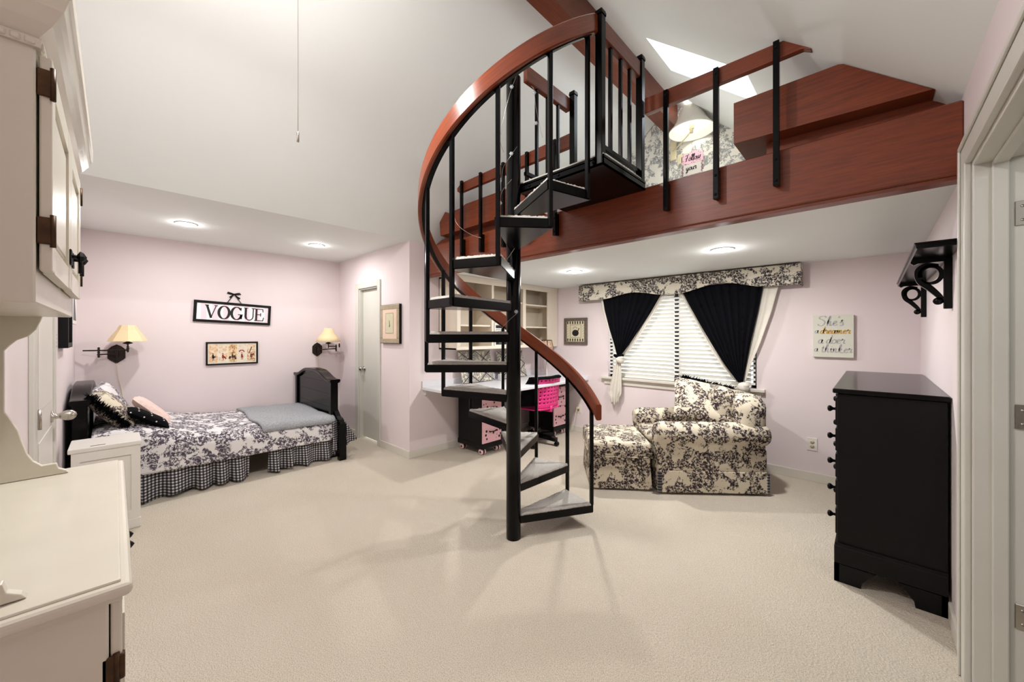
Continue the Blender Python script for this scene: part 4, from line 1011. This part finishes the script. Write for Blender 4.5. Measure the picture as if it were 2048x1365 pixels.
mb=MB(); 
for z in (.298,): 
    mb.tube([(-.006,-.006,z),(ou+.006,-.006,z),(ou+.006,ov+.006,z),(-.006,ov+.006,z),(-.006,-.006,z)],.005,6)
mb.build('piping',TOILE_C,ot,local=True)
mb=MB(); mb.box(-.004,.018,-.0035,.005,.02,.185); mb.build('gingham_pleat',GING_XZ,ot,local=True)
# throw cushion: local frame: width along image right, height up, facing camera and up
c=Vector((-1.165,3.84,.735))
ax=Vector((math.cos(R_(32)),math.sin(R_(32)),-.22)).normalized(); nn=Vector((.10,-.62,.62)).normalized(); nn=(nn-ax*nn.dot(ax)).normalized(); ay=nn.cross(ax)
M=Matrix((ax,ay,nn)).transposed().to_4x4()
mb=MB(); pillow(mb,c,.27,.235,.085,M,pinch=.05); cu=mb.build('throw_cushion',TOILE_C); tag(cu,'large toile cushion with black fringe leaning on the armchair back','cushion')
ed=[c+M@Vector(v) for v in ((-.20,.24,0),(.0,.235,0),(.27,.235,0),(.275,.10,0),(.27,-.02,0))]
fringe('black_fringe',cu,ed,BLKCLOTH,.065,2200,5)
mb=MB(); mb.grid(lambda u,v: c+M@Vector((.272+.0*u,.08-.30*u,.0+.05*(v-.5)*math.sin(u*PI)*1.8)),14,4); mb.build('gingham_gusset',GING_XZ,cu,solid=.004)
# ================================================================ DRESSER
dr=thing('dresser','tall black painted dresser with round knobs against the right wall','dresser',(.05,3.5,0))
dx0,dx1,dy0,dy1=-.150,.262,2.80,4.20
mb=MB(); mb.rbox(dx0,dx1,dy0,dy1,.12,1.05,.004,1,sm=False); mb.build('body',BLACKW,dr)
mb=MB(); mb.rbox(dx0-.018,dx1+.006,dy0-.025,dy1+.02,1.052,1.078,.006,2,sm=False); mb.build('top',BLACKG,dr)
mb=MB(); mb.rbox(dx0-.012,dx1,dy0-.012,dy1+.012,.10,.20,.005,1,sm=False); mb.box(dx0-.008,dx1,dy0-.008,dy1+.008,.20,.215)
def foot(x0,x1,y0,y1,d):
    pass
# bracket feet on the near end and the front
for (a,s) in ((dx0-.012,1),(dx1,-1)):
    pr=[(0,0),(.11,0),(.115,.03),(.135,.06),(.17,.10),(0,.10)]
    mb.prism([(a+s*u,dy0-.012,z) for u,z in pr],(0,.022,0)); mb.prism([(a+s*u,dy1-.010,z) for u,z in pr],(0,.022,0))
for (a,s) in ((dy0-.012,1),(dy1+.012,-1)):
    mb.prism([(dx0-.012,a+s*u,z) for u,z in pr],(.022,0,0)); mb.prism([(dx1-.022,a+s*u,z) for u,z in pr],(.022,0,0))
mb.build('plinth',BLACKW,dr)
zr=[.24,.40,.56,.71,.855,1.03]
for i in range(5):
    for (ya,yb) in ((dy0+.03,(dy0+dy1)/2-.01),((dy0+dy1)/2+.01,dy1-.03)):
        mb=MB(); mb.rbox(dx0-.009,dx0+.01,ya,yb,zr[i]+.008,zr[i+1]-.008,.004,1,sm=False); d=mb.build('drawer',BLACKW,dr)
        for q in (.15,.85):
            y=ya+(yb-ya)*q; z=(zr[i]+zr[i+1])/2
            mb=MB(); mb.lathe((dx0-.009,y,z),[(.010,0),(.007,-.012),(.010,-.018),(.017,-.026),(.018,-.034),(.012,-.040),(0,-.042)],14,'x'); mb.build('knob',BLACKG,d)
# ================================================================ WALL SHELF with scroll brackets
sh=thing('wall_shelf','long black wall shelf on two scroll brackets above the dresser','shelf',(XR,3.3,1.75))
sx=.1345
mb=MB(); mb.rbox(sx,XR,2.44,4.27,1.757,1.780,.004,1,sm=False); mb.rbox(sx-.006,XR,2.434,4.276,1.777,1.784,.002,1,sm=False); mb.build('board',BLACKG,sh)
def bracket(y):
    mb=MB(); t=.022; y0=y-t/2
    def pr(pts,th=t): mb.prism([(XR+u,y-th/2,1.757+v) for u,v in pts],(0,th,0))
    mb.rbox(XR-.028,XR,y-.016,y+.016,1.505,1.757,.003,1,sm=False)
    pr([(-.135,0),(-.028,0),(-.028,-.022),(-.112,-.022),(-.128,-.030),(-.140,-.018)],.03)
    def rb(pts,wf): 
        O_=Vector((XR,y+t/2,1.757)); ribbon(mb,pts,O_,X3,Z3,-Y3,wf,t); 
    sc1=oval(-.070,-.082,.036,.042,195,-150,34)
    for pts,wf in ((sc1[::1],lambda a,b_,t_:.017-.012*max(0,t_-.75)/.25),
        (sp2([(-.045,-.04),(-.085,-.034),(-.112,-.06),(-.105,-.11),(-.075,-.145),(-.045,-.185),(-.034,-.205)],6),lambda a,b_,t_:.016+.012*math.sin(PI*t_))):
        ribbon(mb,pts,Vector((XR,y+t/2,1.757)),X3,Z3,Vector((0,-1,0)),wf,t)
        ribbon(mb,pts,Vector((XR,y+t/2,1.757)),X3,Z3,Vector((0,1,0)),wf,.0004)
    mb.lathe((XR-.045,y-t/2,1.757-.213),[(0,0),(.018,0),(.018,t),(0,t)],18,'y')
    mb.build('scroll_bracket',BLACKG,sh)
bracket(2.79); bracket(4.03)
# ================================================================ DESK CORNER
DW=plain('white_laminate',rgb(220,220,224),.35,var=.01)
dk=thing('built_in_desk','long white built-in desk top under the loft bookcase','desk',(-3.3,3.4,.76))
mb=MB(); mb.rbox(XC,-2.86,2.42,YB,.745,.778,.004,1,sm=False); mb.build('desk_top',DW,dk)
mb=MB(); mb.box(XC,XC+.018,2.42,YB,.778,.845).box(XC+.018,-2.86,YB-.018,YB,.778,.80); mb.build('backsplash',DW,dk)
mb=MB(); mb.box(XC,XC+.03,2.45,YB,.69,.745).box(XC,-2.95,YB-.03,YB,.69,.745); mb.build('wall_cleat',DW,dk)
CRM=plain('cream_shelf_paint',rgb(228,217,200),.5,var=.015)
bk=thing('bookcase','cream painted wall bookcase with open shelves over the desk','bookcase',(-3.57,3.5,1.2))
bx0,bx1,by0,by1,bz0,bz1=XC+.002,-3.404,2.655,4.52,1.205,ZL-.004
mb=MB(); t_=.018
mb.box(bx0,bx0+.008,by0,by1,bz0,bz1); mb.box(bx0,bx1,by0,by1,bz0,bz0+t_).box(bx0,bx1,by0,by1,bz1-t_,bz1)
for y in (by0,3.20,3.78,by1-t_): mb.box(bx0,bx1,y,y+t_,bz0,bz1)
for (y,w_) in ((by0,.05),(3.19,.035),(3.765,.055),(4.29,.23)): mb.box(bx1+.0005,bx1+.016,y+.0005,y+w_,bz0+.0355,bz1-.0705)
mb.box(bx1+.0005,bx1+.0165,by0-.001,by1-.001,bz1-.07,bz1+.001).box(bx1+.0005,bx1+.0165,by0-.001,by1-.001,bz0-.001,bz0+.035)
mb.build('case',CRM,bk)
for (y0,y1,zz_) in ((by0+.02,3.20,(1.485,1.77)),(3.22,3.78,(1.80,)),(3.80,4.50,(1.48,1.785))):
    for z in zz_:
        mb=MB(); mb.box(bx0+.01,bx1-.006,y0,y1,z-.009,z+.009); mb.build('shelf',CRM,bk)
t=thing('framed_picture','black and white framed picture standing on the bottom shelf of the bookcase','picture',(-3.45,3.4,1.23))
O=Vector((-3.43,3.26,1.224)); 
mb=MB(); frame_mb(mb,O,Y3,Z3,X3,.26,.30,.022,.015); mb.box(-3.50,-3.43,3.37,3.38,1.224,1.40); mb.build('frame',WHITE,t)
mb=MB(); mb.use(WHITE); panel(mb,O,Y3,Z3,X3,.02,.24,.02,.28,0,.01); mb.use(BLK)
panel(mb,O,Y3,Z3,X3,.03,.23,.235,.272,.01,.0108); panel(mb,O,Y3,Z3,X3,.03,.23,.028,.065,.01,.0108); frame_mb(mb,O+Y3*.035+Z3*.08+X3*.01,Y3,Z3,X3,.19,.14,.005,.0008); frame_mb(mb,O+Y3*.06+Z3*.10+X3*.01,Y3,Z3,X3,.14,.10,.004,.0008)
mb.build('print',None,t)
def memo(label,y0,y1,z0,z1,xt,xb):
    t=thing('memo_board',label,'memo board',((xb),(y0+y1)/2,z0))
    O=Vector((xb,y0,z0)); V=Vector((xt-xb,0,z1-z0)); h=V.length; V.normalize(); Nn=Vector((V.z,0,-V.x)); w_=y1-y0
    mb=MB(); panel(mb,O,Y3,V,Nn,0,w_,0,h,0,.025); mb.build('padded_board',TOILE_M,t,bevel=.008)
    mb=MB(); 
    def rb(a,b_): ribbon(mb,[a,b_],O+Nn*.0252,Y3,V,Nn,lambda p,q,r:.008,.002)
    st_=w_/2
    for k in range(2):
        u0=k*st_
        rb((u0,0),(u0+st_,h/2)); rb((u0+st_,0),(u0,h/2)); rb((u0,h/2),(u0+st_,h)); rb((u0+st_,h/2),(u0,h))
    mb.build('ribbon',BLK,t)
memo('toile memo board with crossed black ribbons, standing at the left end of the desk',2.90,3.42,.782,1.165,-3.70,-3.60)
memo('toile memo board with crossed black ribbons, partly hidden behind the stair pole',3.55,4.06,.782,1.145,-3.70,-3.60)
mb=MB(); mb.rbox(-3.56,-3.50,3.46,3.52,.778,.86,.004,1,sm=False); tag(mb.build('paper_box',DW),'small white box on the desk between the memo boards','box')
# desk lamp
t=thing('desk_lamp','slim desk lamp with a patterned pink-brown shade trimmed in black, on the desk','lamp',(-3.27,4.12,.778))
mb=MB(); mb.lathe((-3.27,4.12,.778),[(0,0),(.06,0),(.06,.008),(.02,.016),(.005,.03),(.0045,.42)],20); mb.tube(smoothpath([(-3.27,4.12,1.05),(-3.27,4.06,1.06),(-3.27,4.05,.98),(-3.27,4.05,.90)],5),.003,6); mb.build('stand',NICKEL,t)
LEO=dots('leopard_shade',rgb(196,160,134),rgb(60,38,30),55,.3,None,1)
mb=MB(); mb.lathe((-3.27,4.12,0),[(.088,1.16),(.082,1.22),(.066,1.30)],20); bmesh.ops.delete(mb.bm,geom=[f for f in mb.bm.faces if len(f.verts)>4],context='FACES'); mb.build('lamp_shade',LEO,t,solid=.002)
mb=MB()
for r_,z in ((.0885,1.16),(.067,1.30)): mb.tube([( -3.27+r_*math.cos(a),4.12+r_*math.sin(a),z) for a in [2*PI*i/20 for i in range(21)]],.005,6)
for i in range(4):
    a=PI/4+PI/2*i; mb.tube([(-3.27+r_*math.cos(a),4.12+r_*math.sin(a),z) for r_,z in ((.0885,1.16),(.084,1.22),(.067,1.30))],.0055,6)
mb.build('black_trim',BLK,t)
# rolling drawer carts
def cart(label,x1,y0,y1):
    t=thing('rolling_cart',label,'drawer cart',(x1-.2,(y0+y1)/2,0)); x0=x1-.44
    mb=MB(); mb.rbox(x0,x1-.018,y0,y1,.075,.68,.005,1,sm=False); mb.rbox(x0-.01,x1+.004,y0-.008,y1+.008,.665,.685,.004,1,sm=False); mb.rbox(x0-.006,x1+.002,y0-.006,y1+.006,.075,.13,.004,1,sm=False); mb.build('body',BLACKW,t)
    for (z0,z1) in ((.135,.395),(.40,.66)):
        mb=MB(); mb.rbox(x1-.018,x1,y0+.004,y1-.004,z0,z1,.003,1,sm=False); d=mb.build('drawer',PINKD,t)
        mb=MB(); yc=(y0+y1)/2; z=z0+.13; mb.tube([(x1,yc-.05,z),(x1+.02,yc-.05,z),(x1+.022,yc,z-.004),(x1+.02,yc+.05,z),(x1,yc+.05,z)],.006,8)
        for q in (-.055,.055): mb.ball((x1+.018,yc+q,z),.010,n=8)
        mb.build('handle',BLACKG,d)
    WP=PINKW
    for x in (x0+.05,x1-.05):
        for y in (y0+.04,y1-.04):
            mb=MB(); mb.use(BLACKG).cyl((x,y,.04),(x,y,.08),.012,10); mb.cyl((x,y-.012,.036),(x,y+.012,.036),.03,16)
            mb.use(WP)
            for s in (-1,1): mb.lathe((x,y+s*.012,.036),[(.034,0),(.034,s*.016),(.014,s*.018)],18,'y')
            mb.use(BLK)
            for s in (-1,1): mb.lathe((x,y+s*.0285,.036),[(0,s*.003),(.014,s*.003),(.014,0)],14,'y')
            mb.build('caster',None,t)
PINKW=plain('pale_pink_rubber',rgb(238,198,198),.5)
cart('black rolling cart with pink polka-dot drawers under the left end of the desk',-3.20,2.87,3.18)
cart('black rolling cart with pink polka-dot drawers behind the pink chair',-3.11,4.07,4.36)
# ---- pink desk chair
cx_,cy_=-3.10,3.72
ch=thing('desk_chair','hot pink swivel chair with perforated plastic back at the desk','chair',(cx_,cy_,0))
mb=MB()
for i in range(5):
    a=R_(-62+72*i); d=Vector((math.cos(a),math.sin(a),0)); p=Vector((cx_,cy_,.10)); q=p+d*.27; q.z=.075
    n_=Vector((-d.y,d.x,0))
    mb.prism([p-n_*.028+Z3*-.02,p+n_*.028+Z3*-.02,p+n_*.028+Z3*.025,p-n_*.028+Z3*.025],q-p)
    
mb.cyl((cx_,cy_,.08),(cx_,cy_,.20),.035,16); mb.cyl((cx_,cy_,.20),(cx_,cy_,.42),.016,12); mb.box(cx_-.09,cx_+.09,cy_-.07,cy_+.07,.41,.435)
mb.build('star_base',BLACKG,ch)
for i in range(5):
    a=R_(-62+72*i); d=Vector((math.cos(a),math.sin(a),0)); n_=Vector((-d.y,d.x,0)); q=Vector((cx_,cy_,.028))+d*.27
    mb=MB(); mb.cyl(q-n_*.022,q-n_*.006,.027,14); mb.cyl(q+n_*.006,q+n_*.022,.027,14); mb.cyl(q-n_*.006,q+n_*.006,.008,8); mb.cyl(q,q+Z3*.05,.007,8); mb.build('caster',BLACKG,ch)
mb=MB(); mb.grid(lambda u,v:(cx_-.22+.42*u,cy_-.20+.40*v,.452+.02*(2*u-1)**4-.012*(1-(2*v-1)**2)),14,14); mb.build('seat',PINKC,ch,solid=.014)
# perforated back
nx,nz=7,8; bw,bh=.40,.37; cw_,chh=bw/nx,bh/nz
def bpos(u,z):   # u across (-.5..5), z up
    return Vector((cx_+.175+.035*(max(z,0)/bh)**1.5-.045*(abs(u)*2)**2.2+.03,cy_+.0+u*bw,.47+z))
mb=MB()
for i in range(nx):
    for j in range(nz):
        cu_,cz_=-.5+(i+.5)/nx,(j+.5)*chh
        ho=[];oo=[]
        for k in range(8):
            a=PI/4*k; ca_,sa=math.cos(a),math.sin(a); m_=max(abs(ca_),abs(sa))
            oo.append(mb.bm.verts.new(bpos(cu_+ca_/m_*.5/nx,cz_+sa/m_*chh/2)))
            hr_=.20 if (0<j) else 0.0
            if hr_: ho.append(mb.bm.verts.new(bpos(cu_+ca_*hr_/nx*.95,cz_+sa*hr_*chh*1.05)))
        if ho: mb._set([mb.bm.faces.new((oo[k],oo[(k+1)%8],ho[(k+1)%8],ho[k])) for k in range(8)],True)
        else: mb._set([mb.bm.faces.new(oo)],True)
bmesh.ops.remove_doubles(mb.bm,verts=mb.bm.verts,dist=1e-4)
mb.build('back',PINKC,ch,solid=.010)
mb=MB(); mb.tube([bpos(-.5,0),bpos(-.5,bh*.5),bpos(-.5,bh),bpos(-.25,bh),bpos(0,bh),bpos(.25,bh),bpos(.5,bh),bpos(.5,bh*.5),bpos(.5,0),bpos(.25,-.005),bpos(0,-.005),bpos(-.25,-.005),bpos(-.5,0)],.010,8); mb.tube([(cx_+.10,cy_,.435),(cx_+.22,cy_,.44),(cx_+.215,cy_,.50)],.02,8); mb.build('back_rim',PINKC,ch)
# jacket draped over the chair back
mb=MB()
def jk(u,v):
    # u along the back top, v from outside hem over the top to the inside hem
    w_=-.62+1.05*u
    if v<.12: z=bh+.012-(.12-v)/.12*.012; off=.022
    elif v<.25: s=(v-.12)/.13; z=bh+.012+.012*math.sin(s*PI); off=.022-.062*s
    else: s=(v-.25)/.75; z=bh+.02-s*.36; off=-.04-.05*s
    p=bpos(max(-.62,min(.5,w_)),max(z,0)); p.x+=off+.012*mnoise.noise(Vector((u*6,v*5,0))); p.z=.47+z
    if u<.22: 
        s=(.22-u)/.22; p.y-=.07*s*(.4+v); p.x-=.10*s*v
    return p
mb.grid(jk,40,40); tag(mb.build('jacket',BLKCLOTH,solid=.012),'black jacket draped over the pink desk chair','jacket')
# ================================================================ LOFT WALL: lamp, plate, pink sign
lp=thing('wall_lamp','ivory bell-shaded swing-arm lamp on the toile wallpaper in the loft','wall lamp',(-1.70,YB,3.54))
mb=MB(); mb.rbox(-1.735,-1.665,YB-.02,YB,3.42,3.64,.006,2,sm=False); mb.build('wall_plate',IVORY,lp)
mb=MB(); mb.tube(smoothpath([(-1.70,YB-.02,3.53),(-1.62,YB-.10,3.52),(-1.52,YB-.18,3.54),(-1.425,4.30,3.58)],6),.007,8); mb.cyl((-1.425,4.30,3.56),(-1.425,4.30,3.70),.018,14); mb.box(-1.45,-1.40,4.285,4.315,3.60,3.68); mb.build('swing_arm',IVORY,lp)
mb=MB(); mb.lathe((-1.425,4.30,0),[(.228,3.575),(.226,3.585),(.185,3.63),(.15,3.69),(.125,3.76),(.108,3.82)],32); bmesh.ops.delete(mb.bm,geom=[f for f in mb.bm.faces if len(f.verts)>4],context='FACES'); mb.build('lamp_shade',SHADEW,lp,solid=.003)
mb=MB(); mb.tube(smoothpath([(-1.27,YB-.01,3.55),(-1.26,YB-.008,3.45),(-1.27,YB-.008,3.30),(-1.26,YB-.008,2.6)],6),.003,6); mb.build('cord',IVORY,lp)
t=thing('light_switch','ivory switch plate on the toile wallpaper in the loft','switch',(-1.63,YB,3.44))
mb=MB(); mb.rbox(-1.655,-1.60,YB-.006,YB,3.36,3.47,.002,1,sm=False); mb.build('plate',IVORY,t)
mb=MB(); mb.box(-1.632,-1.623,YB-.014,YB-.006,3.405,3.425); mb.build('toggle',IVORY,t)
t=thing('pink_sign','pink polka-dot paper sign with black handwriting on the loft wallpaper','sign',(-1.5,YB,3.2))
O=Vector((-1.61,YB-.002,3.20))
mb=MB(); mb.prism([O+X3*(x)+Z3*z for x,z in ((0,.14),(0,.23),(.03,.26),(.09,.25),(.12,.27),(.20,.255),(.235,.22),(.235,.13),(.12,.12))],NY*.004); mb.build('card',PINKS,t)
mb=MB(); mb.use(WHITE); panel(mb,O,X3,Z3,NY,.02,.215,0.0,.125,0,.003); mb.use(BLK); script(mb,'Follow',O+NY*.0042,X3,Z3,NY,.036,.24,.10,.035,.160,sx=.85); script(mb,'your',O+NY*.0042,X3,Z3,NY,.034,.24,.10,.05,.055,sx=.9); mb.build('writing',None,t)
mb=MB(); mb.use(plain('dark_pink_squiggle',rgb(150,50,80),.7))
for u0 in (.012,.222): ribbon(mb,[(u0+.010*math.sin(i*.9),.125-.0055*i) for i in range(23)],O+NY*.0035,X3,Z3,NY,lambda a,b_,c_:.004,.001)
mb.build('squiggle',None,t)
t=thing('added_fill_lamp','added small lamp with an open white drum shade, unseen behind the loft beam, fitting for the fill light','lamp',(-1.45,3.55,ZBT-.01))  # added lamp body, out of view, as fitting for the loft fill
mb=MB(); mb.lathe((-1.45,3.55,ZBT-.01),[(0,0),(.07,0),(.07,.012),(.02,.025),(.03,.07),(.03,.14),(.01,.19),(.008,.30),(0,.30)],20); mb.build('base',BLACKG,t)
mb=MB(); mb.lathe((-1.45,3.55,0),[(.12,2.58),(.10,2.72)],24); bmesh.ops.delete(mb.bm,geom=[f for f in mb.bm.faces if len(f.verts)>4],context='FACES'); mb.build('lamp_shade',SHADEW,t,solid=.002)
l=bpy.data.lights.new('loft_fill_light','POINT'); l.energy=E_LOFT_FILL; l.shadow_soft_size=.12; l.color=(1,.99,.97); o=bpy.data.objects.new('loft_fill_light',l); o.location=(-1.45,3.55,2.74); col.objects.link(o)  # added fill light hidden behind the beam, brightens the loft slopes
l=bpy.data.lights.new('loft_lamp_bulb','POINT'); l.energy=E_LOFT; l.shadow_soft_size=.04; l.color=(1,.98,.95); o=bpy.data.objects.new('loft_lamp_bulb',l); o.location=(-1.425,4.30,3.78); col.objects.link(o)
# ================================================================ HUTCH (foreground left)
hu=thing('hutch','large white painted hutch with upper cabinet in the left foreground','hutch',(-1.5,-.13,0))
hx0,hx1,hyb,hyf=-1.99,-1.045,-.262,-.008
mb=MB(); mb.rbox(hx0,hx1,hyb,hyf,.04,.885,.004,1,sm=False); mb.box(hx0-.01,hx1+.01,hyb,hyf+.012,0,.10); mb.build('base_cabinet',HUTCH,hu)
mb=MB(); mb.rbox(hx0-.035,hx1+.032,hyb,.024,.888,.914,.010,3,sm=False); mb.box(hx0-.02,hx1+.016,hyb,.010,.878,.890); mb.rbox(hx0-.020,hx1+.018,hyb,.008,.912,.9195,.003,2,sm=False); mb.build('counter_top',HUTCH,hu)
for (a,b_) in ((hx0+.012,-1.53),(-1.515,hx1-.006)):
    mb=MB(); mb.rbox(a,b_,hyf+.002,hyf+.018,.12,.87,.004,2,sm=False)
    mb.box(a+.06,b_-.06,hyf+.018,hyf+.022,.18,.81); d=mb.build('lower_door',HUTCH,hu)
    hx=b_ if a>-1.52 else a; s=1 if a>-1.52 else -1
    for z in (.74,.26):
        mb=MB(); mb.rbox(hx-.012,hx+.004,hyf+.0,hyf+.022,z-.024,z+.024,.002,1,sm=False); mb.rbox(hx+.0,hx+.006,hyf-.010,hyf+.012,z-.028,z+.028,.002,1,sm=False); mb.cyl((hx+.003,hyf+.010,z-.03),(hx+.003,hyf+.010,z+.03),.005,8); mb.build('hinge',BRASS,d)
    kx=a+.03 if a>-1.52 else b_-.03
    mb=MB(); mb.lathe((kx,hyf+.018,.80),[(.016,0),(.014,.003),(.005,.007),(.005,.014),(.012,.018),(.006,.024),(0,.028)],6,'y',sm=False); mb.build('knob',BLACKW,d)
prof=[(-.106,.921),(-.112,.930),(-.128,.940),(-.132,.957),(-.163,.957),(-.180,.975),(-.192,1.0),(-.203,1.045),(-.210,1.08),(-.222,1.11),(-.236,1.14),(-.236,1.33),(-.226,1.345),(-.212,1.362),(-.190,1.374),(-.175,1.395),(-.165,1.425),(-.160,1.445),(hyb,1.445),(hyb,.921)]
for x in (-1.085,-1.955):
    mb=MB(); mb.prism([(x,y,z) for y,z in prof],(.018,0,0)); mb.build('scalloped_side',HUTCH,hu,bevel=.002)
mb=MB(); mb.box(-1.95,-1.09,hyb,hyb+.006,.92,1.44); mb.build('back_panel',HUTCH,hu)
ux0,ux1,uyf=-1.955,-1.10,-.0995
mb=MB(); mb.rbox(ux0,ux1,hyb,uyf,1.437,1.985,.003,1,sm=False); uc=mb.build('upper_cabinet',HUTCH,hu)
# crown moulding with dentil strip: profile swept along the front, returned along the near side
cp=[(0,1.90),(.006,1.90),(.008,1.915),(.004,1.918),(.010,1.925),(.014,1.93),(.022,1.94),(.030,1.955),(.036,1.965),(.042,1.985),(.046,1.99),(.046,2.03),(0,2.03)]
mb=MB(); R=[]
for (x,s) in ((ux0,-1),(ux1,1)): R.append([mb.bm.verts.new((x+s*(d),uyf+d,z)) for d,z in cp])
R.append([mb.bm.verts.new((ux1+d,hyb,z)) for d,z in cp]); R.insert(0,[mb.bm.verts.new((ux0-d,hyb,z)) for d,z in cp])
m=len(cp); mb._set([mb.bm.faces.new((R[i][j],R[i][(j+1)%m],R[i+1][(j+1)%m],R[i+1][j])) for i in range(3) for j in range(m)])
mb._set([mb.bm.faces.new(R[0][::-1]),mb.bm.faces.new(R[-1])])
mb.box(ux0,ux1,hyb,uyf,1.985,2.028)
cr=mb.build('crown_moulding',HUTCH,hu)
mb=MB(); x=ux1
while x>ux0+.01: mb.rbox(x-.012,x,uyf+.002,uyf+.010,1.902,1.914,.002,1,sm=False); x-=.016
y=uyf
while y>hyb+.02: mb.rbox(ux1+.002,ux1+.010,y-.012,y,1.902,1.914,.002,1,sm=False); y-=.016
mb.build('dentil_strip',HUTCH,cr)
for (a,b_) in ((ux0+.012,-1.545),(-1.535,ux1-.010)):
    z0,z1=1.498,1.895; f=.052
    mb=MB(); y0_,y1_=uyf+.003,uyf+.019
    mb.rbox(a,a+f,y0_,y1_,z0,z1,.003,2,sm=False).rbox(b_-f,b_,y0_,y1_,z0,z1,.003,2,sm=False).box(a+f,b_-f,y0_,y1_-.001,z0,z0+f).box(a+f,b_-f,y0_,y1_-.001,z1-f,z1)
    mb.prism([(a+f,y0_,z1-f),(b_-f,y0_,z1-f),(b_-f,y0_,z1-f-.03),((a+b_)/2,y0_,z1-f+.0),(a+f,y0_,z1-f-.03)],(0,.014,0)) if False else None
    mb.box(a+f,b_-f,y0_,y0_+.006,z0+f,z1-f); mb.rbox(a+f+.018,b_-f-.018,y0_+.004,y0_+.012,z0+f+.018,z1-f-.018,.004,2,sm=False)
    d=mb.build('upper_door',HUTCH,hu)
    near=a>-1.54; hx=b_ if near else a
    for z in (1.845,1.572):
        mb=MB(); mb.rbox(hx-.014,hx+.004,y1_-.001,y1_+.004,z-.017,z+.017,.002,1,sm=False); mb.rbox(hx+.0,hx+.005 if near else hx+.004,uyf-.0,y1_+.001,z-.025,z+.025,.002,1,sm=False) if near else None
        mb.cyl((hx+.003,y1_+.001,z-.03),(hx+.003,y1_+.001,z+.03),.004,8); mb.build('hinge',BRASS,d)
    kx=a+.028 if near else b_-.028
    mb=MB(); mb.rbox(kx-.02,kx+.02,y1_,y1_+.004,1.56,1.60,.003,1,sm=False); mb.cyl((kx,y1_,1.583),(kx,y1_+.016,1.583),.005,8); mb.lathe((kx,y1_+.012,1.583),[(.005,0),(.016,.006),(.012,.012),(0,.018)],6,'y',sm=False); mb.tube([(kx,y1_+.018,1.583),(kx-.004,y1_+.018,1.565),(kx,y1_+.018,1.54)],.004,6)
    mb.build('latch',BLACKW,d)

# ================================================================ groups of like things
for o in list(bpy.data.objects):
    if o.parent or o.get('kind'): continue
    n_=o.name.split('.')[0]; lb=o.get('label','')
    g_={'curtain':'curtains at the window','memo_board':'memo boards on the desk','rolling_cart':'rolling carts under the desk','loft_railing':'railings along the loft edge',
        'loft_box':'wood boxes in the loft','wall_outlet':'outlets on the back wall','bed_pillow':'pillows on the bed','throw_pillow':'pillows on the bed'}.get(n_)
    if n_=='wall_lamp' and 'swing-arm wall lamp' in lb: g_='wall lamps over the bed'
    if g_: o['group']=g_
